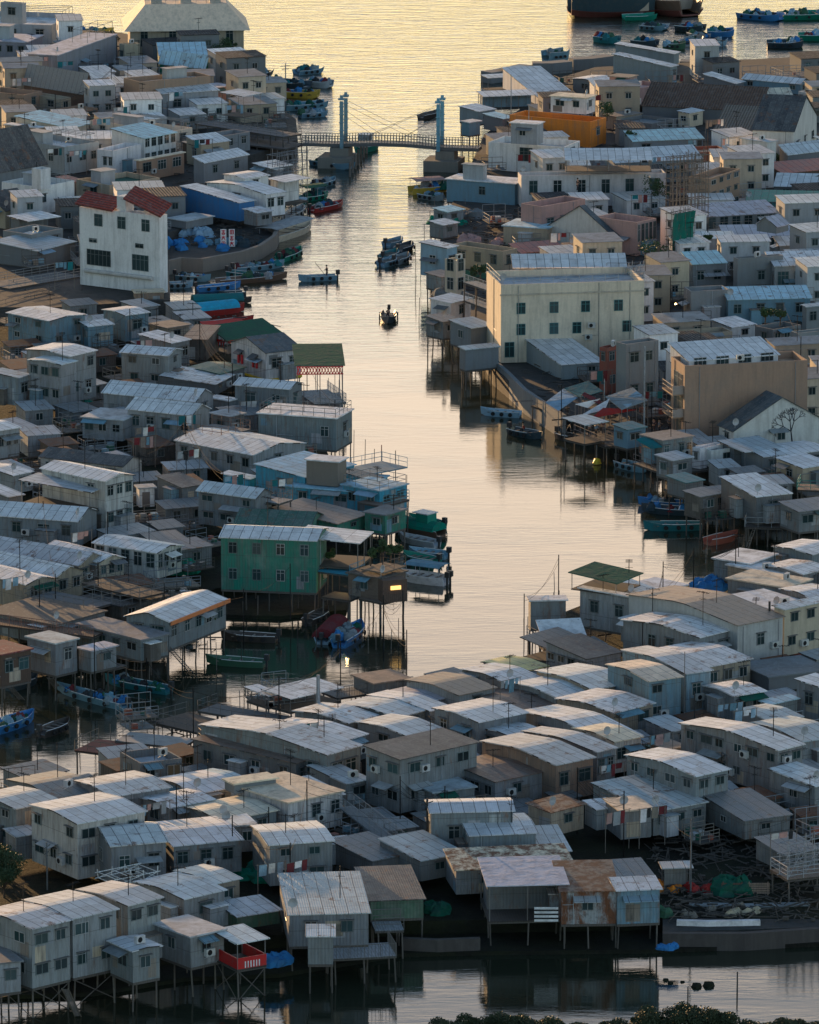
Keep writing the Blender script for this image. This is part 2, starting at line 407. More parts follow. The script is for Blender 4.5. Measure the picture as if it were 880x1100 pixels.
def H(label, L, C, Rr, h, roof='g', wc='gr', rc='lg', nl=0, nr=0, rows=1, fl='', z0=None, cat='house', name='stilt_house', wm=None, ws=None, group=None, rise=None, dens=2.2, oh=.22):
    z0 = ZH if z0 is None else z0
    P, a, W, D, He = fit(L, C, Rr, h, z0)
    root = thing(name, label, cat, P, a, group)
    if cat not in ('roof room', 'roof box', 'canopy', 'awning', 'porch', 'veranda', 'stair tower'): FOOT.append((P, a, W, D))
    if name == 'stilt_house' and cat == 'house':
        if 'T' not in fl and R.random() < .35: fl += 'T'
        if not set('Aab') & set(fl) and R.random() < .35: fl += 'A'
    elif name == 'house' and z0 == LAND and roof in 'pf' and R.random() < .5: fl += 'K'
    wc = tuple(x * (.92 if name != 'stilt_house' and wc != 'gr' else .8 if wc in ('tq', 'gn', 'by', 'sb') else .76) for x in C3(wc)); rcol = tuple(min(.8, x * (1.8 if max(PAL[rc]) > .29 else 1.1)) for x in C3(rc, .07))
    wm = wm or ('wall_sheet' if name in ('stilt_house', 'shack') else 'wall_plaster')
    rise = rise if rise is not None else {'g': .042 * D, 'k': .045 * W, 'G': .28 * D, 'K': .28 * W}.get(roof, 0)
    t = .09
    if roof in 'gG':
        q = .46 * D
        prof = [(0, 0), (D, 0), (D, He), (D - q, He + rise), (0, He)] if roof == 'G' else [(0, 0), (D, 0), (D, He), (D * .58, He + rise * .95), (D * .47, He + rise), (0, He)]
        MB().prism(prof, 0, W, 'x').build('wall', wm, root, wc)
        tp = [(y, z + .004) for y, z in prof[2:]]
        sl = rise / max(.1, D * .45) * oh
        tp[0] = (D + oh, tp[0][1] - sl); tp[-1] = (-oh, tp[-1][1] - sl)
        tp = tp + [(y, z + t) for y, z in reversed(tp)]
        MB().prism(tp, -oh, W + oh, 'x').build('roof', {'t': 'roof_tiles'}.get(rc[-1] if rc.endswith('_t') else '', 'roof_tiles' if 't' in fl else 'roof_sheet') if 'r' not in fl else 'rusty_sheet', root, rcol)
    elif roof in 'kK':
        prof = [(0, 0), (W, 0), (W, He), (W * .5, He + rise), (0, He)]
        MB().prism(prof, 0, D, 'y').build('wall', wm, root, wc)
        sl = rise / max(.1, W * .5) * oh
        tp = [(W + oh, He - sl + .004), (W * .5, He + rise + .004), (-oh, He - sl + .004)]
        tp = tp + [(y, z + t) for y, z in reversed(tp)]
        MB().prism(tp, -oh, D + oh, 'y').build('roof', 'rusty_sheet' if 'r' in fl else 'roof_sheet_cross', root, rcol)
    elif roof == 's':   # falls towards the near right-hand edge
        r_ = rise or .08 * D
        MB().prism([(0, 0), (D, 0), (D, He + r_), (0, He)], 0, W, 'x').build('wall', wm, root, wc)
        o = oh; e = r_ / D * o
        MB().prism([(-o, He - e + .004), (D + o, He + r_ + e + .004), (D + o, He + r_ + e + t), (-o, He - e + t)], -o, W + o, 'x').build('roof', 'rusty_sheet' if 'r' in fl else 'roof_tiles' if 't' in fl else 'roof_sheet', root, rcol)
    elif roof == 'f':
        MB().box(0, 0, 0, W, D, He).build('wall', wm, root, wc)
        MB().box(-oh, -oh, He + .004, W + oh, D + oh, He + .14).build('roof', 'roof_slab' if 'm' not in fl else 'roof_sheet', root, rcol)
    elif roof == 'p':
        ph = min(.9, He * .3); pt = .16
        m = MB().box(0, 0, 0, W, D, He - ph)
        m.build('wall', wm, root, wc)
        m = MB().box(0, 0, He - ph + .003, W, pt, He).box(0, D - pt, He - ph + .003, W, D, He).box(0, pt, He - ph + .003, pt, D - pt, He).box(W - pt, pt, He - ph + .003, W, D - pt, He)
        m.build('parapet', wm, root, wc)
        MB().box(pt + .004, pt + .004, He - ph - .1, W - pt - .004, D - pt - .004, He - ph + .06).build('roof', 'roof_slab', root, rcol)
    elif roof == 'o':   # a roof on posts
        r_ = rise or .05 * D
        n = max(2, int(W / 2.6) + 1)
        for i in range(n):
            for j in (0, 1):
                x = .08 + (W - .16) * i / (n - 1); y = .08 + (D - .16) * j
                MB().bar((x, y, 0), (x, y, He + (r_ if j else 0)), .05).build('post', 'paint', root, C3((.2, .19, .18)))
        MB().prism([(-oh, He - .01), (D + oh, He + r_), (D + oh, He + r_ + t), (-oh, He - .01 + t)], -oh, W + oh, 'x').build('roof', 'fabric' if 'F' in fl else 'rusty_sheet' if 'r' in fl else 'roof_sheet', root, rcol)
        MB().box(0, 0, -.1, W, D, 0).build('floor', 'wood', root, C3('dw'))
        if 'w' in fl: MB().box(.25, D * .5, 0, W - .25, D - .2, He - .05).build('back_wall', 'wall_sheet', root, wc)
    # eaves board and base band
    s0 = scale_at(P)
    # windows
    stH = He / rows
    def row(face, n, Wf):
        if not n: return
        for rr in range(rows):
            hh = stH * .38 if ws is None else ws[1]
            for i in range(n):
                wmax = (Wf - .3) / n * .7
                ww = min(1.0 if ws is None else ws[0], wmax)
                if ws is None and R.random() < .25: ww = min(wmax, ww * 1.35)
                if ws is None and R.random() < .08: continue
                s = (i + .5) / n * Wf + (R.uniform(-.25, .25) if ws is None and Wf / n > 2 else 0)
                window(root, face, s, stH * rr + stH * (.42 if ws is None else .40), ww, min(hh, 1.25 if ws is None else 9), 'h' if ws is None else 'grid', (.05, .025, .02) if fl.endswith('!') else None)
    if roof != 'o':
        row('R', nr, W); row('L', nl, D)
    if roof not in 'o' and cat in ('house', 'shed', 'shack', 'hut') and W > 2 and D > 2 and He > 2:
        for face, Wf in (('R', W), ('L', D)):
            T = lambda s_, d_, z_: (s_, -d_, z_) if face == 'R' else (-d_, s_, z_)
            if name != 'house':
                for _ in range(R.choice((0, 1, 1, 2))):
                    pw, ph_ = R.uniform(.7, 1.6), R.uniform(.7, 1.6); s_ = R.uniform(.1, max(.2, Wf - pw - .1)); z_ = R.uniform(.05, max(.1, He - ph_ - .2))
                    if pw < Wf - .3 and ph_ < He - .3: p1, p2 = T(s_, .008, z_), T(s_ + pw, .0015, z_ + ph_); MB().box(*p1, *p2).build('patch_panel', wm if wm != 'wood' else 'wall_sheet', root, C3(R.choice(['gr', 'lg', 'dg', 'si', 'bl', 'lw', 'be']), .15))
            if R.random() < .5 and Wf > 3:
                m = MB(); s_ = R.uniform(.1, .9) * Wf; m.bar(T(s_, .05, 0), T(s_, .05, He - .1), .035); z_ = R.uniform(.3, .7) * He; m.bar(T(s_, .05, z_), T(max(.1, s_ - R.uniform(1, 2.5)), .05, z_), .025); m.build('drainpipe', 'paint', root, C3(R.choice(['gr', 'dg', 'lg'])))
            if R.random() < .3 and Wf > 3.4 and z0 > 1:
                w_, d_, h_ = R.uniform(1.2, 2.2), R.uniform(.6, 1.1), R.uniform(1.7, 2.1); s_ = R.uniform(.2, Wf - w_ - .2)
                p1, p2 = T(s_, d_, 0), T(s_ + w_, .003, h_); MB().box(*p1, *p2).build('lean_to', wm if wm != 'wood' else 'wall_sheet', root, C3(R.choice(['gr', 'dg', 'si', 'bl', 'dw', 'lg']), .15))
                p1, p2 = T(s_ - .12, d_ + .15, h_ + .003), T(s_ + w_ + .12, .003, h_ + .08); MB().box(*p1, *p2).build('lean_to_roof', 'roof_sheet', root, C3(R.choice(['gr', 'lg', 'rs', 'wh', 'dg'])))
            elif R.random() < .4 and Wf > 3:
                w_ = R.uniform(1.5, min(3.4, Wf - .4)); s_ = R.uniform(.2, Wf - w_ - .1); z_ = min(He - .35, 2.15)
                q = [T(s_, .003, z_ + .3), T(s_, .95, z_), T(s_ + w_, .95, z_), T(s_ + w_, .003, z_ + .3)]
                MB().slab(q if face == 'R' else q[::-1], .05).build('canopy_sheet', R.choice(['fabric', 'roof_sheet']), root, C3(R.choice(['gr', 'lg', 'bl', 'dn', 'sb', 'dg', 'wh'])))
        if R.random() < .22:
            m = MB(); m.bar((.3, .3, He), (.3, .3, He + .9), .03); i0 = len(m.v); m.v.append((.3, .32, He + 1.0)); m.v += [(.3 + .42 * cos(2*pi*k/10), .12, He + 1.0 + .42 * sin(2*pi*k/10)) for k in range(10)]; m.f += [(i0, i0 + 1 + k, i0 + 1 + (k + 1) % 10) for k in range(10)]; m.build('satellite_dish', 'paint', root, (.4, .4, .4))
    if 'A' in fl: ac(root, 'R', R.uniform(.25, .8) * W, stH * .3)
    if 'a' in fl: ac(root, 'L', R.uniform(.2, .7) * D, stH * .35)
    if 'b' in fl: ac(root, 'L', R.uniform(.2, .7) * D, He - stH * .7); ac(root, 'R', .3 * W, He - stH * .6)
    if 'K' in fl: ac(root, 'T', (W * R.uniform(.3, .7), D * R.uniform(.2, .5), He + rise + .1), 0)
    if name == 'house' and roof in 'pf' and W * D > 45 and 'N' not in fl:
        hh = He - (min(.9, He * .3) if roof == 'p' else -.1)
        if R.random() < .6:
            x, y = W * R.uniform(.1, .5), D * R.uniform(.4, .6); MB().box(x, y, hh, x + W * .28, y + D * .3, hh + 2.1).build('roof_hut', wm, root, C3('lg')); MB().box(x - .2, y - .2, hh + 2.1, x + W * .28 + .2, y + D * .3 + .2, hh + 2.2).build('roof_hut_lid', 'roof_slab', root, C3('lg'))
        if R.random() < .7:
            m = MB(); x = W * .55
            for q in range(4):
                xx = x + (W - x - .4) * q / 3; m.bar((xx, .4, hh), (xx, .4, hh + 2.1), .04).bar((xx, D * .6, hh), (xx, D * .6, hh + 2.1), .04).bar((xx, .4, hh + 2.1), (xx, D * .6, hh + 2.1), .04)
            m.bar((x, .4, hh + 2.1), (W - .4, .4, hh + 2.1), .04).bar((x, D * .6, hh + 2.1), (W - .4, D * .6, hh + 2.1), .04); m.build('pipe_frame', 'metal', root, (.25, .25, .24))
    if 'D' in fl:
        x = W * R.uniform(.15, .3); MB().box(x, -.05, .02, x + .85, 0.0, min(2., He * .8)).build('door', 'paint', root, C3((.16, .13, .11)))
    if 'T' in fl: put('antenna', antenna_mesh(R.randrange(3)), root, (.12, .12, .12), (W * R.uniform(.3, .8), D * R.uniform(.2, .6), He + rise * .7), R.uniform(0, 3))
    if 'R' in fl:
        m = MB(); e = .08
        for p, q in (((e, e), (W - e, e)), ((e, e), (e, D - e)), ((W - e, e), (W - e, D - e)), ((e, D - e), (W - e, D - e))):
            rail_mesh(m, (*p, He + .1), (*q, He + .1), 1., 1.3)
        m.build('roof_railing', 'metal', root, C3((.2, .2, .2)))
    if 'P' in fl:   # pipes down the wall
        m = MB()
        for x in (W * .12, W * .9): m.bar((x, -.07, .05), (x, -.07, He - .2), .04)
        m.build('drainpipe', 'paint', root, C3((.3, .3, .3)))
    if 'S' in fl or 'B' in fl: stilts(root, W, D, z0, braces='B' in fl, dens=dens)
    root['_d'] = 0; del root['_d']
    return root, W, D, He
def deck(label, L, C, Rr, z0=2., rail='', c='dw', st=True, name='deck', cat='deck', bars=2, pick=False, rc=(.16, .15, .14), group=None, braces=False, th=.14):
    P, a, W, D, _ = fit(L, C, Rr, 0.001, z0)
    root = thing(name, label, cat, P, a, group); FOOT.append((P, a, W, D))
    MB().box(0, 0, -th, W, D, 0).build('planking', 'wood', root, C3(c))
    if st: stilts(root, W, D, z0, dens=2.4, braces=braces)
    E = dict(R=((0, .05), (W, .05)), L=((.05, 0), (.05, D)), B=((0, D - .05), (W, D - .05)), O=((W - .05, 0), (W - .05, D)))
    m = MB()
    for k in rail: rail_mesh(m, (*E[k][0], 0), (*E[k][1], 0), 1.05, 1.3, bars=bars, pick=pick)
    if rail: m.build('railing', 'metal', root, C3(rc))
    return root, W, D
SUN_EL, SUN_AZ, SUNS, SKYS, EXPO = 5.6,-24,5,.165,.66
AIR, DUST, OZONE = .9,.1,1.7
GLOW=(11.,6.5,2.7); GLOW2=(2.5,2.9,3.4)
HAZE=0
# ------------------------------------------------------------------ setting
def sheet(name, pts, z, thick, m, kind='structure'):
    q = [gp(x, y, z) for x, y in pts]
    o = MB().slab([(p.x, p.y, p.z) for p in q], thick).build(name, m)
    o['kind'] = kind; return o
w = MB().quad((-9000, -200, 0), (9000, -200, 0), (9000, 16000, 0), (-9000, 16000, 0)).build('water', 'water'); w['kind'] = 'structure'
sheet('mudbank', [(-300, 332), (185, 330), (225, 352), (290, 400), (345, 470), (375, 540), (385, 600), (372, 655), (300, 662), (235, 660), (190, 690), (120, 712), (40, 728), (-300, 740)], .35, 1.2, 'mud')
sheet('mudbank', [(-300, 850), (60, 845), (200, 810), (290, 775), (440, 758), (500, 740), (580, 710), (600, 660), (650, 640), (770, 625), (1200, 590), (1200, 1008), (900, 1012), (700, 1020), (520, 1022), (430, 1024), (300, 1046), (200, 1050), (100, 1066), (-300, 1080)], .35, 1.3, 'mud')
sheet('mudbank_top', [(-300, 350), (170, 345), (220, 370), (270, 430), (300, 500), (330, 560), (320, 625), (232, 632), (150, 668), (60, 690), (-300, 700)], 1.3, 1.6, 'mud')
sheet('mudbank_top', [(-300, 868), (60, 862), (200, 832), (300, 800), (440, 778), (600, 730), (640, 700), (680, 660), (770, 640), (1200, 605), (1200, 990), (715, 985), (520, 988), (430, 990), (300, 1004), (200, 1018), (100, 1036), (-300, 1050)], 1.5, 1.8, 'mud')
sheet('ground', [(-300, -30), (60, 30), (130, 35), (265, 62), (275, 95), (318, 128), (320, 150), (245, 175), (225, 235), (180, 250), (183, 322), (60, 330), (-300, 330)], 2.2, 3.4, 'ground_concrete')
sheet('ground', [(1300, -60), (880, 60), (640, 72), (600, 84), (566, 112), (520, 145), (498, 195), (484, 222), (474, 255), (462, 290), (474, 320), (505, 348), (530, 395), (560, 420), (605, 448), (690, 470), (760, 500), (1300, 560)], 2.2, 3.4, 'ground_concrete')
def HL(*a, **k):
    k.setdefault('z0', LAND); k.setdefault('name', 'house'); return H(*a, **k)
# ------------------------------------------------------------------ lower village, front row (from the left)
H('grey two storey stilt house cut by the bottom left edge of the picture', (-22,979), (35,998), (74,989), 64, 'g','lg','si',2,2,2,'BaT')
H('second two storey grey stilt house from the bottom left, braces below', (23,968), (79,987), (124,978), 64, 'g','lg','si',1,2,2,'BT')
H('grey house behind the little hut on concrete footed stilts', (82,955), (138,973), (172,964), 60, 'g','lg','si',2,2,2,'S')
H('small square grey hut on tall concrete footed stilts over the water', (117,1012), (143,1022), (171,1017), 34, 'k','gr','lg',1,1,1,'SK', name='shack', cat='hut')
H('wide grey house with a long arched roof left of the red balcony', (143,948), (198,966), (240,957), 34, 'g','si','si',1,1,1,'SA')
H('low grey lower block projecting beneath the arched roof house', (164,992), (205,1007), (240,999), 33, 'f','gr','gr',1,1,1,'S')
H('grey house with gold lit roof peeping over the arched roof house', (188,937), (229,950), (257,945), 34, 'g','be','si',0,1,1,'A')
H('small weathered shack at the bottom left picture edge', (-25,1025), (-3,1036), (22,1034), 32, 'f','lg','dg',1,1,1,'S', name='shack', cat='shack')
H('big pale two storey house with white walls beside the leafy tree', (30,866), (84,885), (154,873), 60, 'g','ow','lg',3,3,2,'aT')
H('grey house with curved gold and grey roof in front of the pale two storey house', (96,889), (120,909), (178,904), 44, 'g','gr','si',1,2,1,'', rise=.7)
H('grey house with white seamed roof between two curved roofs', (158,885), (187,909), (259,902), 34, 'g','gr','lg',1,3,1,'AT')
H('tall narrow upper room with a pale flat roof and open blue door', (228,876), (240,889), (274,886), 28, 'f','gr','lg',0,2,1,'')
H('grey house with crumpled sheeting and a four part window front', (257,889), (290,908), (357,905), 44, 'g','gr','lg',0,2,2,'AT')
H('lean-to with sloping grey roof on the side of the sheeted house', (350,893), (357,907), (378,904), 22, 's','lg','gr',0,0,1,'', name='shack', cat='shack')
H('wide low house with a patchy grey sloping roof and a deck', (293,946), (311,983), (396,981), 34, 's','gr','gr',0,2,1,'DS', rise=.5)
H('upright grey privy shed on stilts before the patchy roofed house', (328,997), (331,1006), (358,1006), 30, 's','gr','lg',0,0,1,'S', name='shack', cat='shed')
H('shed with a black roof and green curtains beside the grey patchy roof', (378,938), (398,968), (455,966), 20, 's','gg','bk',0,0,1,'S', name='shack', cat='shed', rise=.4)
H('open fishing shed under a big pale two panel awning on stilts', (513,927), (525,952), (609,950), 38, 'o','dg','vi',0,0,1,'SFw', name='boat_shed', cat='shed')
H('long low shack with rusty patched roofing behind the pale awning', (480,918), (490,935), (616,929), 26, 's','gr','be',0,2,1,'r', name='shack', cat='shack')
H('corrugated shack with a rust brown roof and orange stained walls', (600,933), (603,958), (663,957), 35, 's','si','rs',0,1,1,'rS', name='shack', cat='shack', wm='rusty_sheet')
H('pale blue grey corrugated shed with a sloping lip roof over the water', (656,947), (663,957), (709,955), 36, 's','bl','si',0,0,1,'S', name='shack', cat='shed')
H('dark roofed shack tucked behind the pale corrugated shed', (650,930), (662,946), (703,943), 12, 's','dg','dg',0,0,1,'', name='shack', cat='shack')
H('grey house with a pale four seam roof above the pale awning', (487,878), (505,898), (576,895), 34, 'g','bg','lg',1,2,1,'b')
H('tall flat topped grey house with a gold lit roof by the footbridge', (456,860), (463,873), (551,871), 50, 'g','bg','lg',1,2,1,'', rise=.3)
H('little lean-to shed with a plain grey roof right of the four seam roof', (565,895), (573,916), (612,914), 18, 's','gr','gr',0,0,1,'', name='shack', cat='shed')
H('small open shelter over orange gear on the seawall yard', (710,928), (713,933), (742,932), 24, 'o','dg','gr',0,0,1,'w', name='shelter', cat='shelter', z0=1.6)
# second row
H('grey house with a smooth blue grey arched roof at the left edge', (-28,850), (18,869), (60,858), 44, 'g','bg','si',2,0,2,'')
H('flat grey roofed house with two air conditioners on the ridge, left side', (5,838), (60,858), (108,850), 30, 'g','gr','dg',1,2,1,'KT', rise=.4)
H('house with half golden half white roof above the water tower yard', (79,835), (121,856), (181,845), 36, 'g','gr','si',1,2,1,'T')
H('squat dark walled house with a littered parapet roof by the brown jetty', (127,812), (151,820), (195,816), 30, 'p','dg','gr',1,2,1,'K')
H('seamed white roof house between the littered parapet and the curved roofs', (152,852), (182,868), (228,857), 30, 'g','gr','lg',1,1,1,'')
H('patchwork roofed house right of the curved roofs', (168,838), (210,853), (256,846), 24, 'g','gr','lg',1,1,1,'T')
H('slanting striped blue grey roof beneath the long grey roof', (196,828), (238,846), (268,836), 22, 'g','bg','sb',1,1,1,'')
H('broad low house with a stained cream roof in the second row', (196,860), (238,882), (296,868), 28, 'g','bg','be',1,2,1,'T')
H('pale house with light blue tarpaulin doors and a flat cream roof', (246,846), (310,863), (367,853), 36, 'f','wh','be',1,3,1,'A')
H('raised box on the roof of the blue tarpaulin house', (241,835), (252,843), (296,836), 10, 'f','gr','be',0,0,1,'', z0=5.2, name='roof_box', cat='roof box')
H('white slanting roof wing beside the flat cream roof', (300,842), (338,859), (368,852), 26, 's','lg','wh',0,1,1,'')
H('very long grey roof with a shaded side wall in the middle of the lower village', (212,779), (351,811), (387,802), 42, 'g','bg','si',5,2,1,'AT')
H('brown weathered lean-to roof and windowed wall under the very long grey roof', (205,797), (318,820), (348,812), 30, 's','dg','br',4,2,1,'aT', rise=.2)
H('low grey roof shed between the very long roof and the black roof house', (332,822), (372,842), (396,834), 24, 's','gr','gr',0,1,1,'K', name='shack', cat='shed')
H('tall grey two storey house with a black roof and four air conditioners', (393,807), (430,816), (513,799), 58, 's','gr','bk',2,3,2,'bP', rise=.3)
H('low flat roofed annex right of the black roofed house', (440,840), (466,852), (510,846), 24, 'f','bg','bg',1,1,1,'')
H('house with a rust streaked brown roof below the big beige walled house', (475,822), (532,840), (584,829), 28, 'g','gr','br',4,1,1,'bT', rise=.25)
H('big beige walled house with a broad plain grey roof', (519,799), (597,822), (638,815), 40, 'g','tn','si',0,2,1,'', wm='wall_sheet')
H('small shack with a rust and grey slatted roof under the beige wall', (568,862), (592,873), (628,860), 26, 's','be','rs',0,1,1,'r', name='shack', cat='shack')
H('arched grey roof house behind the big beige walled house', (564,787), (641,808), (661,804), 38, 'g','gr','si',1,2,1,'b')
H('house with a small cracked grey roof wedged before the beige walled house', (519,778), (551,792), (582,781), 26, 'g','gr','lg',2,1,1,'T')
H('house with a bright white four seam roof and two side windows', (467,762), (514,776), (566,766), 36, 'g','bg','wh',2,1,1,'T')
H('dark brown roofed shed between two white roofs', (500,748), (562,764), (604,755), 14, 'g','dg','br',0,0,1,'', name='shack', cat='shed')
H('white roofed house right of the pale cracked roof by the creek mouth', (396,746), (462,764), (482,758), 20, 'g','lg','wh',0,1,1,'')
H('long pale roof stretching under a golden back edge', (562,761), (650,797), (689,788), 30, 'g','gr','lg',2,2,1,'')
H('light grey arched roof house with a two window front', (600,752), (659,766), (703,756), 28, 'g','be','wh',2,2,1,'')
H('golden topped narrow roof house left of the light grey arched roof', (549,734), (597,749), (634,742), 22, 'g','bg','lg',1,1,1,'')
H('narrow pale roof strip left of the white four seam roof', (384,775), (438,791), (474,782), 22, 'g','bg','lg',1,1,1,'')
H('seamed roof house with a golden crest over the very long grey roof', (289,777), (369,796), (393,786), 26, 'g','gr','wh',1,1,1,'T')
H('small arched grey roof left of the chimney pipe', (316,763), (374,777), (404,768), 20, 'g','bg','lg',0,1,1,'')
H('golden crested roof in the row above the chimney pipe roofs', (366,757), (427,771), (457,763), 20, 'g','bg','lg',0,1,1,'')
H('plain pinkish grey roof behind the golden crested roofs', (405,746), (446,757), (480,750), 14, 'g','vi','vi',0,0,1,'')
H('first roof of the creek side row, mottled tan and grey', (437,731), (493,747), (532,739), 22, 'g','lg','rs',0,1,1,'')
H('creek side house with a tall shaded gable wall and pale roof', (497,719), (546,735), (581,728), 22, 'g','gr','lg',0,1,1,'T')
H('wide pale roofed house beside the black roofed slatted shed', (578,720), (637,741), (682,732), 26, 'g','be','lg',1,2,1,'')
H('bluish house with a golden patched roof and four front windows', (655,712), (697,732), (732,726), 46, 'g','bl','be',1,2,2,'')
H('smooth pale blue curved fascia house behind the bluish house', (672,700), (737,724), (764,720), 42, 'g','sb','si',0,1,1,'A')
H('broad white roofed house with a three window front', (700,699), (758,717), (808,707), 30, 'g','be','wh',1,3,1,'')
H('long grey walled house with four side windows and a bright white roof', (672,667), (751,685), (785,677), 36, 'g','gr','wh',4,2,1,'T')
H('little gabled house with a moss edged white roof and four small windows', (759,737), (788,748), (822,742), 28, 'g','gr','wh',2,2,1,'')
H('large flat grey slab roof shelter right of the three window front', (797,720), (826,728), (893,722), 16, 'f','dg','dg',0,0,1,'', name='shelter', cat='shelter')
H('tall grey block with one upright window at the right edge', (857,733), (883,739), (905,733), 36, 's','gr','lg',1,0,1,'')
H('pale sloping roof shed below the large flat slab roof', (818,745), (826,757), (858,748), 20, 's','gr','sb',0,2,1,'', name='shack', cat='shed')
H('long two storey house with a sunlit gold roof and seven side windows', (736,779), (835,806), (863,800), 48, 'g','si','wh',6,2,2,'ab')
H('blue grey two storey house with four windows along its side', (676,816), (747,834), (783,829), 50, 'g','bg','lg',4,2,2,'')
H('low house with a pale lip roof and open porch at the right edge', (830,833), (875,845), (905,838), 30, 's','gr','lg',1,1,1,'')
H('hazy grey roof spread behind the low porch house at the right', (812,772), (862,797), (905,787), 30, 'g','gr','bg',0,1,1,'')
H('second hazy grey roof left of the tall grey block', (792,760), (828,776), (862,768), 26, 'g','gr','bg',0,1,1,'')
H('small flat brown roofed shed between the arched roof and gold roof houses', (700,794), (718,806), (738,800), 16, 'f','dg','lw',0,0,1,'', name='shack', cat='shed')
H('jumbled low grey roof beside the flat brown roofed shed', (695,773), (722,786), (746,779), 18, 's','gr','gr',0,1,1,'', name='shack', cat='shed')
H('golden front edge roof house below the long pale roof', (618,780), (660,797), (689,790), 34, 'g','ow','be',1,2,1,'')
H('low patchwork roof before the blue grey two storey house', (640,846), (702,872), (760,860), 26, 's','gr','gr',1,3,1,'T', rise=.5)
H('little roof with brown rubbish on it by the patchwork roof', (645,860), (667,872), (700,870), 30, 'f','gr','be',0,0,1,'', name='shack', cat='shack')
H('pale cube shed at the foot of the rusty slatted roof shack', (629,862), (641,870), (662,867), 22, 's','lg','wh',0,0,1,'', name='shack', cat='shed')
H('low dusty roof left of the pale awning fishing shed', (408,905), (452,925), (498,915), 22, 's','dg','bg',0,1,1,'', name='shack', cat='shack')
H('low pale roof with a green net hung before it', (232,948), (255,985), (300,975), 14, 's','gg','lg',0,0,1,'', name='shack', cat='shack')
H('porch roofed hut behind the leafy tree at the left edge', (5,884), (18,899), (40,894), 26, 's','dg','gr',0,0,1,'', name='shack', cat='hut')
H('dark junk roof shack between the footbridge and the row of pale roofs', (355,905), (400,925), (440,915), 18, 's','dg','dg',0,0,1,'', name='shack', cat='shack')
H('small cabin with pale walls above the junk yard at the right', (815,905), (840,918), (880,912), 18, 's','dg','dg',0,1,1,'', name='shack', cat='shack')
H('dark shack with lean roof beneath the gold roofed two storey house', (760,866), (800,882), (850,876), 20, 's','dg','dg',1,1,1,'', name='shack', cat='shack')
# right group along the branch creek
H('long old roof with golden patches above the white stained wall', (680,640), (792,672), (843,662), 44, 'g','ow','rs',0,1,1,'P', wm='wall_plaster')
H('cream walled two storey house right of the white stained wall', (832,640), (842,655), (900,640), 50, 's','cr','lg',0,3,2,'A', wm='wall_plaster')
H('pale roof with a long dark ridge at the right edge of the upper row', (842,625), (876,645), (910,636), 30, 'g','gr','lg',1,0,1,'')
H('wet looking flat roof between two pale roofs', (785,640), (832,656), (872,648), 26, 'f','gr','lg',0,1,1,'K')
H('golden flat roofed house with an outdoor fan unit on its roof', (784,623), (845,632), (873,624), 26, 'f','gr','be',0,1,1,'K')
H('cream topped block with two box units on the roof', (784,608), (838,618), (862,612), 20, 'f','be','ow',0,0,1,'K')
H('pale arched roof right of the cream topped block', (824,605), (862,617), (892,606), 24, 'g','gr','wh',0,0,1,'')
H('bright cream roof at the creek bend with two leaning poles', (768,600), (805,606), (836,594), 22, 'f','bg','cr',0,0,1,'S')
H('curved roof house with a dark gable at the top right of the lower village', (833,588), (872,596), (905,588), 26, 'g','bg','ow',0,0,1,'S')
H('thin pale roof with small green windows along the branch creek', (676,627), (708,636), (738,626), 16, 'f','wh','lg',2,1,1,'S')
H('grey walled house under a dark green awning at the creek corner', (618,627), (623,632), (676,643), 40, 'f','lg','ow',0,2,1,'ST')
H('grey roofed wing between the green awning house and the long old roof', (640,630), (676,643), (712,634), 32, 's','gr','lg',0,1,1,'A')
H('narrow grey hut with a cream flat roof at the creek corner', (567,642), (570,646), (608,645), 30, 'f','gr','cr',0,0,1,'S', name='shack', cat='hut')
H('dark green awning on posts over the creek corner roof', (614,621), (662,627), (690,617), 12, 'o','dn','dn',0,0,1,'F', name='awning', cat='awning', z0=6.3, rise=.5)
H('pale slanted canopy over the creek corner decks', (576,680), (584,686), (628,684), 12, 'o','dg','wh',0,0,1,'FS', name='awning', cat='awning', rise=1.2)
H('orange tinted awning before the black roofed slatted shed', (562,694), (588,697), (627,690), 14, 'o','dg','rs',0,0,1,'S', name='awning', cat='awning', rise=.6)
H('black roofed shed with white slatted walls beside the creek', (588,698), (630,708), (668,702), 20, 's','lg','bk',4,0,1,'S', rise=.6)
H('yellow green roof touching the water at the creek corner', (520,708), (560,722), (588,712), 8, 'g','dg','yg',0,0,1,'', name='shack', cat='shed')
H('pale thin roofed house with windows behind the bluish house', (668,662), (700,672), (730,660), 24, 'f','gr','wh',2,0,1,'')
H('white canopy beside the chimney pipe at the creek mouth', (283,742), (312,751), (366,738), 14, 'o','dg','wh',0,0,1,'S', name='awning', cat='awning')
H('low plank roofed jetty shed left of the chimney pipe canopy', (264,735), (288,748), (300,742), 12, 'o','dg','lg',0,0,1,'S', name='awning', cat='awning')
H('pale seamed roof by the creek mouth railings', (380,725), (402,735), (440,729), 12, 'f','dg','rs',0,0,1,'S', name='shack', cat='shed')
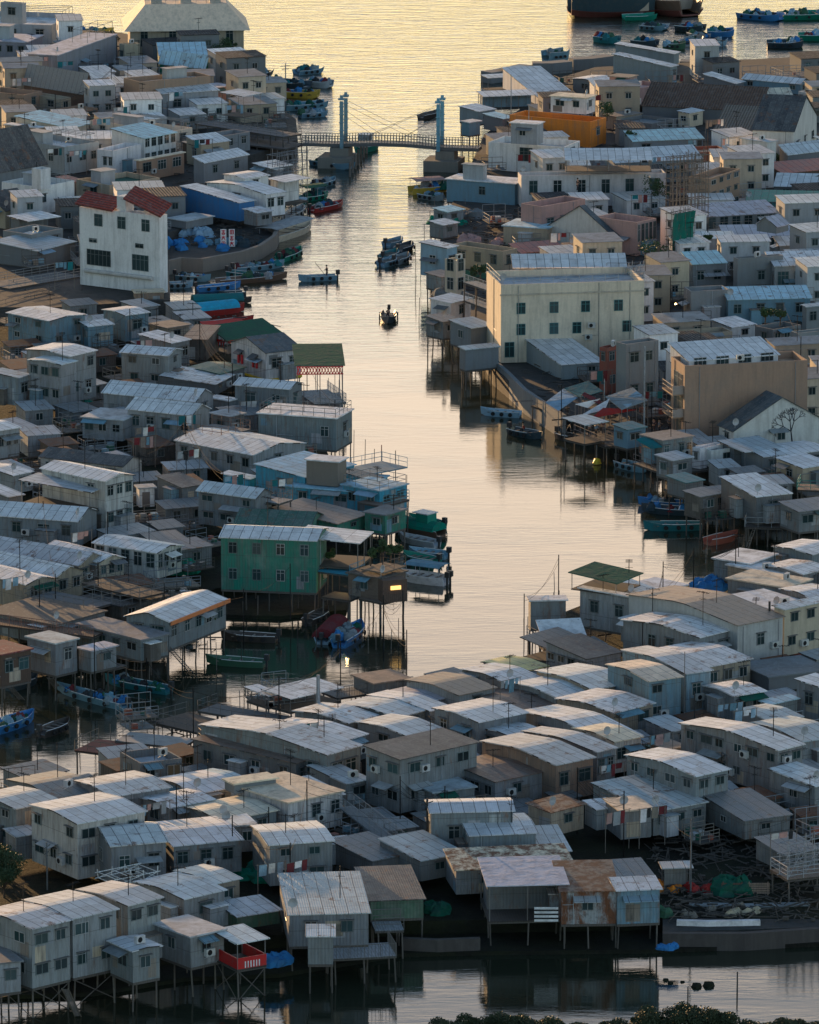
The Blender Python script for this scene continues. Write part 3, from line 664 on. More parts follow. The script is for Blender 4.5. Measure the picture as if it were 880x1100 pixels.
# ------------------------------------------------------------------ upper village, left bank
H('dark blue grey gabled house with six windows under the white building', (6,334), (54,345), (90,337), 30, 'k','bl','lg',2,2,2,'A')
H('small blue shed right of the dark blue grey gabled house', (86,342), (95,351), (121,348), 22, 's','bl','lg',1,1,1,'', name='shack', cat='shed')
H('pale blue house with a bright gabled roof below the turquoise covered boat', (110,331), (135,339), (159,335), 28, 'g','bl','wh',0,1,1,'')
H('two storey grey house with an L shaped pale roof at the left', (27,373), (75,383), (102,373), 50, 'g','lg','cr',0,2,2,'A')
H('lower front wing of the L roofed house with six windows', (30,386), (66,392), (81,387), 46, 'g','lg','lg',3,0,2,'')
H('low grey shed with turquoise tarpaulins at the left edge', (-10,402), (20,406), (31,402), 30, 's','bg','gr',1,1,1,'', name='shack', cat='shed')
H('square two storey grey house with a gabled white roof and two big windows', (130,378), (181,382), (194,375), 36, 'k','gr','wh',2,1,2,'', rise=.5)
H('house with a slatted white roof behind the square grey house', (149,364), (184,369), (203,366), 28, 's','gr','wh',0,2,1,'')
H('flat cream roofed hut near the turquoise covered boats', (160,349), (180,353), (203,350), 14, 'f','be','lw',0,1,1,'', name='shack', cat='hut')
H('dark brown roofed shed beside the flat cream hut', (172,355), (198,364), (222,372), 22, 's','bk','br',0,0,1,'', name='shack', cat='shed')
H('long white slatted roof left of the black gabled restaurant', (172,409), (231,413), (252,403), 12, 's','dg','wh',0,2,1,'')
H('grey green roof behind the long white slatted roof', (196,396), (236,402), (262,394), 14, 'g','dg','dn',0,0,1,'')
H('upper cream and white gabled roof house of the terraced trio', (109,421), (210,431), (228,423), 24, 'k','lg','wh',3,1,1,'', rise=1.)
H('middle cream gabled roof house of the terraced trio', (136,439), (206,446), (224,440), 30, 'k','lg','cr',4,0,1,'a', rise=.9)
H('long low white walled wing of the terraced trio with a railed terrace', (88,449), (132,452), (150,446), 22, 'f','lg','gr',3,0,1,'')
H('small pale canopy hut beside the railed grey terrace', (224,426), (246,431), (254,424), 14, 'f','gr','cr',0,1,1,'', name='shack', cat='hut')
H('grey house with a gold lit flat roof and two air conditioned windows', (252,413), (311,418), (324,411), 30, 'k','bg','cr',2,1,1,'a', rise=.5)
H('grey two storey riverside house with a railed flat roof', (277,444), (361,450), (377,440), 34, 'f','bg','wh',3,1,1,'RS')
H('low grey house under rusted railings with turquoise curtained windows', (186,473), (272,489), (327,477), 24, 'k','lg','lg',5,1,1,'', rise=.7)
H('black roofed long white wall house with four windows', (41,489), (132,501), (151,488), 20, 'k','ow','bk',4,0,1,'', rise=.7)
H('two storey white house behind the open porch with a white edged roof', (42,505), (114,517), (142,513), 57, 'k','ow','wh',2,3,2,'', rise=.5)
H('open porch under a plain grey roof on posts', (20,519), (97,529), (115,519), 20, 'o','dg','gr',0,0,1,'', z0=5.2, name='porch', cat='porch')
H('lower block under the open porch', (24,545), (97,552), (116,543), 22, 'f','lg','dg',2,0,1,'')
H('wide grey house with a strip of teal windows and half cream roof', (-22,553), (84,560), (110,549), 28, 'k','bg','wh',4,0,1,'a', rise=.9)
H('glazed sun room house with a slatted white roof', (99,583), (169,594), (194,587), 28, 'k','wh','wh',5,4,1,'', ws=(1.3,1.5), rise=.4)
H('plain grey roof sweeping left of the cream walled room', (-30,586), (85,607), (112,598), 24, 'k','be','si',0,2,1,'A', rise=.9)
H('cream and white gabled roof beside the glazed sun room', (44,583), (107,604), (132,595), 24, 'k','cr','wh',0,3,1,'', rise=.5)
H('white seamed roof of the left edge pair, upper one', (-40,596), (60,620), (88,610), 26, 'k','be','wh',0,2,1,'', rise=.8)
H('white seamed roof of the left edge pair, lower one over a lamp window', (-50,605), (29,628), (58,618), 28, 'k','be','wh',2,2,1,'', rise=.5)
H('white roofed house with an orange edged eave by the stilt stairs', (135,660), (182,668), (240,640), 30, 'g','bg','wh',2,5,1,'S', rise=.6)
H('grey low house with bright windows behind the stilt stairs', (80,668), (152,688), (180,680), 22, 'f','bg','dg',4,1,1,'S')
H('corner house with window strip at the left edge above the grass', (-35,452), (-2,463), (20,458), 30, 'g','lg','wh',0,3,1,'S')
H('small grey roof house at the left edge beside the grass', (-30,500), (14,511), (33,505), 20, 'g','lg','wh',1,3,1,'')
H('low concrete sheds stacked with boards at the left edge', (-20,520), (10,534), (24,528), 14, 's','gr','wh',0,0,1,'', name='shack', cat='shed')
H('black tarpaulin covered shed amid the walkways', (168,505), (196,524), (219,517), 20, 's','dg','bk',0,0,1,'', name='shack', cat='shed')
H('white box hut next to the black tarpaulin shed', (148,522), (150,525), (166,524), 20, 'f','wh','gr',0,0,1,'D', name='shack', cat='hut')
H('wooden platform cabin with dark railings above the mooring', (86,640), (130,652), (178,640), 18, 'f','dw','bk',2,2,1,'R')
H('dark timber shack on stilts at the left picture edge', (-30,688), (2,704), (32,694), 34, 'f','br','mr',0,2,1,'S', name='shack', cat='shack', wm='wood')
H('grey shed with a flat roof on stilts beside the dark timber shack', (28,680), (60,692), (82,683), 34, 'f','gr','gr',0,1,1,'S', name='shack', cat='shed')
H('stilt shed under a crumpled violet tarpaulin', (84,692), (98,700), (124,692), 22, 'f','gr','vi',0,1,1,'SD', name='shack', cat='shed')
H('long low roof beneath a brown railed walkway at the left', (-20,660), (60,672), (110,662), 22, 'f','gr','dw',2,2,1,'')
H('stripe roofed grey house left of the balcony with an air conditioner', (212,525), (275,535), (291,524), 36, 'k','bg','lg',3,0,2,'a', rise=.7)
H('small white lean-to roof by the turquoise house', (239,511), (268,515), (275,505), 14, 's','tq','wh',0,0,1,'', name='shack', cat='shed')
H('turquoise house with a dull grey roof', (274,502), (328,513), (380,497), 28, 's','tq','bl',1,1,1,'', rise=.5)
H('rust stained square tower room on the turquoise house', (329,494), (363,497), (372,491), 26, 'f','lw','lg',0,0,1,'', z0=4.8, name='roof_room', cat='roof room')
H('lower turquoise riverside block with a rusty canopy', (306,523), (386,529), (420,512), 20, 'f','tq','bl',2,2,1,'S')
H('dark solar panelled roof behind the turquoise railings', (368,507), (398,516), (410,502), 24, 's','tq','db',0,0,1,'S')
H('old striped roof between the green and turquoise houses', (292,550), (362,563), (394,545), 14, 's','gn','rs',0,1,1,'S')
H('dark green gabled roof behind the green house', (252,563), (332,567), (340,553), 16, 'k','gn','dn',0,0,1,'', rise=1.)
H('emerald green two storey house with a white roof on stilts', (237,577), (340,581), (350,568), 56, 'k','gn','wh',4,0,2,'S!', rise=.6, ws=(.95,1.2))
H('open veranda wing with a white roof on the emerald house', (318,580), (385,584), (396,572), 26, 'o','gn','wh',0,0,1,'S', name='veranda', cat='veranda', z0=5.)
H('timber clad terrace house with plants on its roof by the water', (374,612), (410,622), (436,603), 24, 'f','rs','dw',1,1,1,'S', wm='wood')
H('turquoise end block of the riverside houses hung with railings', (368,516), (408,528), (437,510), 26, 'f','tq','bl',2,2,1,'SR')
H('dim green lower storey behind the turquoise railings', (392,548), (414,554), (436,540), 20, 'f','gn','dg',1,1,1,'S')
H('square cabin with grey walls between the cream hut roofs', (226,440), (246,448), (262,440), 18, 'f','gr','gr',1,1,1,'')
# riverside restaurants
H('black gabled white restaurant with red shutters and a yellow band', (247,366), (286,379), (323,374), 30, 'G','wh','db',2,2,1,'S', rise=1.2)
H('wide dark green awning with a red scalloped edge', (224,352), (244,366), (300,355), 14, 'o','mr','gg',0,0,1,'F', name='awning', cat='awning', rise=1.2)
H('riverside terrace roof of green cloth with a red lattice edge', (303,377), (319,393), (369,393), 46, 'o','mr','dn',0,0,1,'FS', name='awning', cat='awning', rise=.7)
H('red edged canopy just behind the wide green awning', (216,346), (222,350), (262,347), 10, 'o','mr','rd',0,0,1,'F', name='awning', cat='awning')
# ------------------------------------------------------------------ far left bank, on land
r_, W_, D_, h_ = HL('tall white three storey house with two red roof slopes', (83,221), (172,232), (180,224), 84, 'p','wh','dg',0,0,3,'N')
r_, W_, D_, h_ = r_, D_, W_, h_   # its long wall is the left-hand one
for s_ in (.17, .47, .76): window(r_, 'L', W_ * s_, h_ * .78, 1.3, 1.6, 'grid')
for s_, w__ in ((.24, 2.6), (.76, 3.8)): window(r_, 'L', W_ * s_, h_ * .27, w__, 2.1, 'grid')
for s_ in (.25, .83): window(r_, 'L', W_ * s_, h_ * .56, 1.3, .6, 'grid')
r_, W_, D_, h_ = HL('large hall with a broad cream hipped roof on the far shore', (126,22), (140,34), (262,33), 27, 'f','be','cr',0,4,1,'', ws=(1.2, 3.), name='hall', cat='hall')
m = MB(); B4 = [(-1, -1, h_ + .15), (W_ + 1, -1, h_ + .15), (W_ + 1, D_ + 1, h_ + .15), (-1, D_ + 1, h_ + .15)]; e = 2.6; T4 = [(e, e * 1.2, h_ + 4), (W_ - e, e * 1.2, h_ + 4), (W_ - e, D_ - e * 1.2, h_ + 4), (e, D_ - e * 1.2, h_ + 4)]
m.v = B4 + T4; m.f = [(0, 3, 2, 1), (4, 5, 6, 7), (0, 1, 5, 4), (1, 2, 6, 5), (2, 3, 7, 6), (3, 0, 4, 7)]; m.build('hipped_roof', 'wall_plaster', r_, (.82, .64, .48))
m = MB(); [m.box(W_ * k - .9, e * 1.5, h_ + 4.01, W_ * k + .9, e * 1.5 + 2, h_ + 5.6) for k in (.24, .5, .76)]; m.build('ventilation_box', 'paint', r_, (.4, .38, .34)); rail_mesh(m := MB(), (e, e * 1.3, h_ + 4), (W_ - e, e * 1.3, h_ + 4), 1.1, 1.5); m.build('railing', 'metal', r_, (.4, .4, .38))
HL('pale grey flat roofed building at the top left corner', (-30,24), (56,27), (70,14), 22, 'p','lg','lg',3,2,1,'')
HL('square roof room on the pale grey top left building', (0,2), (24,4), (28,0), 22, 'p','lg','lg',1,0,1,'', z0=5.5, name='roof_room')
HL('low hut with a dull mauve roof below the top left building', (-20,44), (29,46), (34,38), 18, 'f','vi','vi',4,0,1,'')
HL('windowless mauve grey block behind the brown gable', (30,58), (62,60), (68,36), 30, 'f','vi','vi',0,0,1,'')
HL('brown gabled old house among the far left roofs', (22,84), (90,98), (100,88), 20, 'k','br','dg',0,0,1,'', rise=2.6)
HL('cream parapet house before the brown gable', (20,96), (66,106), (76,95), 18, 'p','be','lg',2,1,1,'')
HL('terracotta brown house with a flat roof at the far left', (-20,97), (26,102), (44,97), 22, 'p','tn','tn',2,1,1,'')
HL('sky blue roofed house with a glazed veranda', (15,131), (76,138), (100,129), 18, 's','cr','sb',2,3,1,'', rise=1.)
HL('cream block at the left foot of the sky blue roof', (5,133), (40,138), (46,134), 18, 'f','be','cr',1,0,1,'')
HL('flat cream roofed house with a low parapet and rooftop clutter', (93,126), (186,141), (206,128), 22, 'p','cr','cr',3,1,1,'')
HL('white walled house with a band of upper windows under a flat blue roof', (119,144), (155,149), (188,142), 32, 's','wh','sb',0,5,2,'A', rise=.8, ws=(1.6,1.3))
HL('white wall wing left of the band of upper windows', (104,158), (122,162), (150,150), 28, 'p','wh','lg',3,0,1,'')
HL('tan lower storey with white lattice windows', (147,172), (150,173), (196,164), 22, 'f','tn','be',0,3,1,'A', ws=(1.8,1.4))
HL('wide grey parapet wall house behind the white courtyard house', (10,148), (69,158), (105,152), 30, 'p','lg','lg',2,3,1,'')
HL('green roofed low concrete house with air conditioners', (80,187), (118,199), (170,188), 20, 'p','be','dn',1,2,1,'A')
HL('white courtyard house with railed roof and red characters', (0,193), (42,201), (78,192), 30, 'p','wh','lg',3,3,1,'')
HL('white stair tower on the courtyard house', (34,176), (44,182), (54,176), 22, 'p','wh','lg',0,0,1,'', z0=6, name='stair_tower', cat='stair tower')
HL('steep black roofed building at the left edge', (-50,176), (-10,185), (46,172), 30, 'G','gr','bk',0,0,1,'', rise=5.)
HL('low black roof in front of the white courtyard house', (-30,215), (6,226), (34,216), 20, 'G','be','bk',0,1,1,'', rise=2.)
HL('weathered brown building with a white canopy near the shore hall', (132,85), (150,88), (225,82), 38, 'p','tn','tn',0,4,1,'')
HL('blue white sheet roofed house before the shore hall', (137,58), (172,60), (222,66), 22, 's','gg','sb',0,2,1,'', rise=1.2)
HL('green walled veranda with a blue white roof', (170,60), (172,66), (222,72), 18, 's','gn','sb',0,3,1,'', rise=1.2)
HL('white sheet walled house under a cream canopy edge', (150,96), (175,101), (234,98), 26, 's','lg','cr',0,2,1,'', rise=1.)
HL('beige tank house left of the shore hall', (128,42), (134,48), (150,46), 26, 'p','be','be',1,0,1,'')
HL('pale canopy roofed house near the slipway', (200,148), (216,155), (246,150), 24, 's','be','cr',1,1,1,'', rise=.7)
H('light roofed house with a wide beige lean roof by the slipway', (208,168), (219,175), (265,163), 22, 's','gr','cr',1,2,1,'S', rise=.6, name='house')
H('bright white gabled box on the upper slipway roof', (240,183), (263,192), (288,186), 12, 'g','wh','wh',0,1,1,'', z0=5, name='house')
H('pale house with a broad roof along the slipway front', (220,190), (286,209), (306,199), 24, 'g','wh','lg',1,2,1,'S', name='house')
H('riverside house with a cream sheet roof and white posts', (288,190), (306,196), (331,188), 24, 'o','wh','cr',0,0,1,'Sw', name='house')
H('blue tarpaulin walled hall with a white roof on the slipway', (193,203), (257,218), (273,206), 20, 's','by','wh',0,0,1,'', name='boat_shed', cat='hall', z0=2.3)
H('low grey roof between the slipway houses', (272,172), (290,181), (313,174), 16, 's','dg','lg',0,1,1,'S', name='house')
H('steel framed stilt platform roof with a greenish canopy', (237,99), (262,104), (280,95), 22, 'o','dg','gr',0,0,1,'', name='shelter', cat='shelter', z0=4.6)
HL('grey canopy roofed terrace left of the white three storey house', (8,232), (30,238), (62,232), 12, 'o','dg','lg',0,0,1,'w', name='house', z0=4)
HL('pale terrace wall house beside the grey canopy', (2,246), (34,252), (66,244), 26, 'p','gr','sb',1,2,1,'')
H('grey blue roofed shed over the boardwalk at the left', (-10,262), (40,270), (78,256), 18, 's','dg','bg',0,0,1,'S', name='boat_shed', cat='shed', z0=2.3)
HL('red roofed old house by the left bank boats', (60,190), (80,196), (90,190), 14, 's','gr','mr',0,0,1,'')
HL('plain concrete stores by the boat yard', (180,232), (200,238), (228,230), 8, 'f','gr','gr',0,0,1,'')
H('little brown walled pump house at the foot of the white three storey house', (143,312), (146,315), (176,314), 17, 'f','tn','be',0,0,1,'', name='shack', cat='hut', z0=1)
HL('brown brick gabled shop near the bridge road', (196,150), (214,158), (236,152), 20, 's','br','lw',0,1,1,'')
HL('mid grey flat house above the slipway roofs', (222,138), (240,146), (268,138), 20, 'p','gr','lg',1,2,1,'')
HL('small ochre house between the brown gable and the cream parapet roof', (58,112), (80,120), (104,112), 14, 'p','tn','be',1,2,1,'')
HL('cream sheet shop behind the steel framed platform', (206,92), (222,96), (248,92), 16, 'f','pk','vi',0,2,1,'')
HL('grey two window house beneath the sky blue roof', (45,120), (60,126), (92,120), 12, 's','lg','be',0,2,1,'')
# ------------------------------------------------------------------ right bank, on land
r_, W_, D_, h_ = HL('long cream three storey house with a glazed rooftop canopy', (528,291), (538,306), (693,301), 84, 'p','cr','gr',0,0,3,'PN')
for q_ in (.14, .37, .59, .82): window(r_, 'R', W_ * q_, h_ * .62, 1.1, 1.4, 'grid', (.05, .2, .2))
for q_ in (.14, .37, .53): window(r_, 'R', W_ * q_, h_ * .35, 1.1, 1.4, 'grid', (.05, .2, .2))
window(r_, 'R', W_ * .06, h_ * .07, 1.2, 1.9, 'grid', (.05, .2, .2)); window(r_, 'R', W_ * .88, h_ * .35, 1.1, 1.4, 'grid', (.05, .2, .2)); ac(r_, 'R', W_ * .63, h_ * .42); ac(r_, 'R', W_ * .61, h_ * .27)
m = MB(); rail_mesh(m, (0, 0, h_), (W_, 0, h_), 1., 1.6); rail_mesh(m, (0, 0, h_), (0, D_, h_), 1., 1.6); m.build('roof_railing', 'metal', r_, (.4, .4, .4))
MB().box(-.15, -.15, h_ * .86, W_ + .15, -.002, h_ * .88).build('cornice', 'wall_plaster', r_, (.5, .44, .35))
HL('rooftop canopy of white panels on the long cream house', (548,284), (552,288), (672,287), 12, 'o','dg','wh',0,0,1,'', name='rooftop_canopy', cat='canopy', z0=10.1, rise=1.2)
HL('orange house with a walled white roof terrace', (548,122), (634,131), (652,117), 28, 'p','og','lg',0,1,1,'N')
HL('white roof rooms on the orange house', (592,103), (630,106), (640,100), 17, 'f','wh','be',2,1,1,'', z0=7, name='roof_room')
HL('weathered white concrete house with a roof stair room', (525,152), (606,158), (624,144), 30, 'p','wh','gr',1,1,1,'PN', ws=(2,2))
HL('stained roof stair room above the weathered white house', (549,132), (577,134), (584,129), 22, 'f','lg','wh',1,0,1,'', z0=7.2, name='roof_room')
H('slate blue riverside shed with a beige flat roof and blue tank', (480,192), (553,198), (567,187), 24, 'f','bl','cr',3,0,1,'S', name='house', z0=2)
HL('cream house with rooftop arches beneath a long canopy', (552,185), (560,189), (716,186), 34, 'p','ow','lg',0,6,1,'N', ws=(1.2,2.))
HL('long canopy of white sheets over the arched rooftop', (603,166), (608,172), (700,172), 12, 'o','dg','wh',0,0,1,'', name='rooftop_canopy', cat='canopy', z0=7.5, rise=.8)
HL('pink walled house with a high terrace and red trim', (560,219), (582,222), (630,214), 40, 'p','pk','pk',0,3,1,'')
HL('pink building with maroon bands and a long window band', (640,230), (684,239), (706,222), 36, 'p','pk','pk',0,5,1,'', ws=(2,2.4))
HL('white gabled house with a dark green tiled roof between pink houses', (592,236), (588,243), (657,254), 20, 'K','ow','db',0,0,1,'', rise=3.4)
HL('turquoise edged flat roof store left of the green tiled gable', (541,243), (588,246), (604,239), 20, 'f','be','sb',0,0,1,'')
HL('mouldy concrete house with two doors above the riverside stairs', (486,260), (540,270), (556,258), 26, 'p','be','rs',3,1,1,'')
HL('pale blue riverside house with a cream roof', (452,262), (480,267), (491,258), 32, 's','sb','cr',1,1,1,'')
HL('narrow cream tower house with turquoise curtained windows', (478,277), (490,280), (500,276), 40, 'p','cr','cr',1,1,2,'', ws=(1.6,1.6))
H('lean white walled stilt house at the foot of the tower house', (463,322), (484,326), (506,318), 24, 's','wh','lg',1,1,1,'S', name='house')
H('riverside shed wrapped in grey tarpaulin on stilts', (494,370), (500,376), (536,372), 22, 's','gr','bg',0,0,1,'S', name='boat_shed', cat='shed')
HL('pavilion with a large white sloped roof beside the seawall', (568,368), (603,392), (648,388), 16, 's','bg','wh',0,2,1,'', rise=1.2)
HL('red brick annex right of the seawall pavilion', (644,368), (652,374), (664,366), 50, 'p','rb','pk',1,1,2,'')
HL('grey concrete house with tall windows behind the restaurant awnings', (662,362), (672,370), (708,364), 70, 'p','gr','lg',0,2,2,'P')
r_, W_, D_, h_ = HL('tan building with balconies and a seamed cream roof', (700,385), (735,393), (869,390), 82, 'p','tn','tn',0,0,3,'PN')
for k in (0, 1):
    z_ = h_ * (.62 - .3 * k)
    m = MB().box(-1.3, .5, z_ - .15, 0, D_ * .85, z_); m.build('balcony_floor', 'wall_plaster', r_, C3('tn'))
    m = MB(); rail_mesh(m, (-1.25, .5, z_), (-1.25, D_ * .85, z_), 1., 1.2, pick=True); m.box(-1.3, .4, z_, 0, .5, z_ + 1.); m.build('balcony_railing', 'metal', r_, (.3, .25, .22))
    for q_ in (.3, .62): window(r_, 'L', D_ * q_, z_ + .2, 1.6, 2., 'grid')
window(r_, 'L', D_ * .4, .4, 1.6, 2., 'grid')
HL('cream seamed roof room with a row of front windows on the tan building', (722,372), (740,388), (838,380), 10, 's','wh','cr',0,4,1,'', z0=10, name='roof_room', ws=(1.6,1.),rise=1.)
HL('olive parapet house above the cream roof room', (700,356), (712,361), (788,356), 18, 'p','be','dg',0,2,1,'')
HL('white house with a big branch mural and dark roof', (774,448), (788,463), (893,453), 24, 'K','ow','db',1,1,1,'', rise=3.4)
H('grey canopy roof beside the mural house', (775,474), (800,486), (842,480), 20, 'o','dg','bg',0,0,1,'Sw', name='house')
H('low house with a curved pale roof and rooftop frame', (797,484), (820,491), (890,484), 18, 'g','gr','lg',0,3,1,'S', name='house')
H('cream hut with a pale roof behind green railings', (836,496), (862,503), (893,498), 22, 's','be','lg',1,2,1,'S', name='house')
H('dim cabin with a wide pale canopy over the stilt walkway', (778,523), (812,534), (850,531), 28, 's','dg','lg',1,1,1,'S')
H('jetty cabin with a teal awning and flat glass roof', (690,466), (712,474), (745,468), 26, 'f','bg','dg',0,4,1,'S')
H('low dark stilt house with a deck behind the teal sheet roof', (748,474), (764,484), (800,478), 18, 'p','wh','be',1,1,1,'S', name='house')
H('shack under a teal sheet roof on the stilt deck', (718,508), (737,519), (756,512), 16, 's','dg','tl',0,0,1,'S', name='shack', cat='shack')
HL('white blocks of the jetty kiosk beside the tan building', (744,476), (752,482), (778,474), 22, 'p','wh','ow',1,1,1,'')
HL('grey fronted house with a wide pale roof over a long window band', (752,226), (758,233), (838,228), 22, 's','gr','vi',0,6,1,'', ws=(1.6,1.6),rise=.8)
HL('second wide pale roof with framed windows, stepping down right', (776,249), (779,256), (905,254), 18, 's','lg','vi',0,8,1,'', ws=(1.8,1.6),rise=.8)
HL('white roofed house at the right edge with a dark window slot', (834,259), (838,264), (905,262), 18, 's','lg','ow',0,2,1,'', rise=.5)
HL('blue roofed open balcony house in the terraces on the right', (740,278), (744,284), (780,282), 30, 's','gr','sb',0,2,1,'',rise=.8)
HL('blank grey concrete wall block in the terraces on the right', (788,272), (792,278), (842,274), 42, 'p','gr','gr',0,1,1,'')
HL('white roofed terrace house with broad dark openings at the right edge', (828,278), (832,286), (905,284), 34, 's','lg','wh',0,4,1,'', ws=(2.4,1.8), rise=.8)
HL('low grey retaining block below the blue roofed balcony', (738,308), (742,313), (784,311), 34, 'p','gr','gr',0,0,1,'')
HL('teal blue house with a bright blue sheet roof', (776,316), (782,322), (871,320), 26, 's','bl','sb',1,4,1,'', rise=.8)
HL('white ramp walled house under the blue sheet roof', (766,340), (786,352), (812,346), 16, 's','wh','wh',0,1,1,'')
HL('planted roof house with a round water tank', (812,346), (830,354), (862,346), 22, 'p','dg','br',1,3,1,'A')
HL('grey block with an upright window at the right edge of the terraces', (850,350), (856,358), (890,354), 26, 'p','bg','gr',0,2,1,'')
HL('dull blue awning building at the far right', (862,322), (866,330), (900,326), 26, 's','gr','bg',0,2,1,'')
HL('brown tiled long roof across the far right bank', (694,107), (690,113), (812,119), 16, 's','dg','br',0,0,1,'t', rise=2.6)
HL('beige patched roof before the brown tiled long roof', (771,132), (768,139), (806,141), 14, 's','be','lw',0,0,1,'t', rise=2.6)
HL('grey ribbed roof right of the brown tiled long roof', (814,107), (812,113), (855,112), 10, 's','be','be',0,0,1,'', rise=1.6)
HL('white gable house with a steep black ribbed roof', (809,139), (852,141), (877,124), 38, 'K','ow','bk',0,3,1,'', rise=4.)
HL('white front wing of the steep black roofed house', (798,147), (824,153), (834,146), 34, 'f','ow','gr',1,0,1,'')
HL('small cream roof cabin amid the far right roofs', (729,120), (740,122), (756,117), 15, 's','cr','cr',1,1,1,'')
HL('pink beige terrace block at the far bank', (660,80), (684,95), (717,82), 16, 'p','pk','pk',1,1,1,'')
HL('upper pinkish cube on the terrace block', (655,82), (676,84), (685,78), 14, 'f','pk','lw',1,0,1,'', z0=6, name='roof_room')
HL('double white roofed warehouse near the breakwater', (660,66), (720,72), (728,56), 20, 's','bg','ow',0,1,1,'', rise=1.2)
HL('second lower white warehouse roof near the breakwater', (662,54), (724,58), (730,52), 12, 's','bg','ow',0,0,1,'', rise=1.)
HL('pale panelled house with a white gabled roof and a row of windows', (800,84), (860,90), (870,82), 12, 'k','bl','ow',4,1,1,'', rise=.6)
HL('low cream roof shed left of the panelled house', (757,86), (790,90), (800,80), 10, 's','dg','cr',0,0,1,'', rise=1.)
HL('white corner house with one window at the far right', (858,96), (864,99), (878,96), 18, 'p','ow','lg',1,1,1,'')
HL('dark walled yard row with a rust door', (664,128), (700,133), (728,126), 14, 'p','dg','dg',2,2,1,'')
HL('stack of blue white rooftop sheets behind the scaffold', (660,148), (680,152), (756,150), 14, 's','bg','sb',0,3,1,'', rise=.8)
HL('brown balcony apartment house seen edge on', (740,188), (762,192), (798,168), 40, 'p','tn','tn',1,4,3,'')
HL('long terracotta parapet house behind the scaffold', (690,160), (700,166), (784,162), 14, 'p','rb','tn',0,4,1,'')
HL('house with blue framed upper windows left of the scaffold', (655,170), (660,175), (755,170), 24, 's','bg','ow',0,7,1,'', ws=(1.6,1.5), rise=1.2)
HL('seamed pale roof above the teal glazed strip at the far right', (828,194), (832,200), (905,202), 12, 's','dg','lg',0,3,1,'', rise=1.)
HL('teal glazed strip house at the right edge', (796,210), (802,216), (890,218), 16, 's','tl','gn',0,6,1,'', ws=(1.6,1.3), rise=.7)
HL('little grey pyramid roofed kiosk on the right terraces', (814,240), (834,243), (848,239), 8, 'G','gr','vi',0,0,1,'', z0=6, rise=1., name='kiosk', cat='kiosk')
HL('white wall yard house with a sheet roof at the far right', (838,160), (846,166), (905,158), 20, 's','dg','lg',0,1,1,'', rise=1.)
HL('maroon sheet yard roof below the steep black roofed house', (826,176), (840,186), (900,180), 14, 's','br','rb',0,0,1,'', rise=.8)
HL('white canopy fishermen hut at the near end of the bridge', (512,100), (520,104), (576,102), 14, 'o','bl','ow',0,0,1,'w', name='house')
H('white roofed landing shed on the far side of the bridge', (494,112), (514,120), (532,112), 14, 's','bg','ow',0,1,1,'S', name='house')
H('small white boat shed with a green edge behind the bridge tower', (520,122), (540,128), (552,120), 14, 's','dg','sb',0,1,1,'', name='house', z0=2.3)
H('dark hut with a white lid roof at the bridge head', (496,126), (504,132), (516,128), 14, 'f','bl','cr',0,0,1,'S', name='house')
HL('tall white sheet wall workshop near the breakwater', (576,86), (580,106), (620,104), 8, 's','wh','wh',0,0,1,'', rise=2)
HL('white roofed dark walled house with two air conditioners', (616,82), (640,88), (662,80), 16, 'g','dg','wh',1,2,1,'A')
HL('white wall terrace behind the orange house', (634,104), (650,110), (690,104), 14, 'p','wh','be',0,2,1,'')
H('open decked canopy barge at the mouth of the creek', (518,80), (524,84), (556,82), 13, 'o','bg','lg',0,0,1,'', name='floating_shed', cat='floating shed', z0=1)
HL('low dun roofs behind the orange house', (648,120), (662,126), (690,120), 14, 'f','be','lw',0,1,1,'')
HL('cream house with small windows far right of the pink building', (722,252), (738,258), (752,250), 30, 'p','be','be',1,1,2,'')
HL('grey terrace house right of the scaffold alley', (756,244), (762,249), (784,246), 20, 'p','lg','lg',0,2,1,'')
HL('rust sheet roof shed behind the long cream house', (548,266), (560,272), (608,268), 10, 's','dg','rb',0,0,1,'', rise=.6)
HL('brown eaved house with cream walls behind the long cream house', (604,262), (612,266), (652,264), 18, 'f','cr','br',0,2,1,'')

H('dim shed with a sagging roof by the lone motorboat', (458,338), (476,346), (494,341), 18, 's','dg','lw',0,1,1,'S', name='shack', cat='shed')
H('grey boathouse beneath the stairs of the long cream house', (484,346), (506,353), (530,349), 22, 's','gr','bg',1,1,1,'S', name='boat_shed', cat='boathouse')
H('low tin hut on the bank below the pale blue riverside house', (458,292), (474,298), (490,292), 14, 's','bg','rs',0,1,1,'S', name='shack', cat='hut')
H('dark open restaurant roof on the deck left of the sails', (606,441), (628,457), (652,448), 20, 'o','dg','bg',0,0,1,'S', name='shelter', cat='shelter')
H('blue edged low kiosk between the sails and the jetty cabin', (660,452), (674,462), (694,456), 20, 's','bl','tl',1,1,1,'S', name='kiosk', cat='kiosk')
H('grey stilt hut squeezed beside the jetty cabin', (706,486), (722,495), (744,488), 20, 's','dg','gr',1,1,1,'S', name='shack', cat='hut')
H('plank walled hut over the water behind the navy boat', (736,524), (752,534), (772,527), 22, 's','dw','dg',1,1,1,'S', name='shack', cat='hut')
H('dark long stilt shed at the right edge of the branch creek', (840,540), (858,550), (900,544), 22, 's','dg','dg',1,2,1,'S', name='shack', cat='shed')
H('shallow tin annex at the river end of the blue tarpaulin hall', (262,222), (276,229), (292,224), 14, 's','gr','lg',0,1,1,'', name='shack', cat='shed')
H('grey jetty hut above the green harbour boats', (462,236), (476,242), (492,236), 14, 's','gr','wh',0,1,1,'S', name='shack', cat='hut')
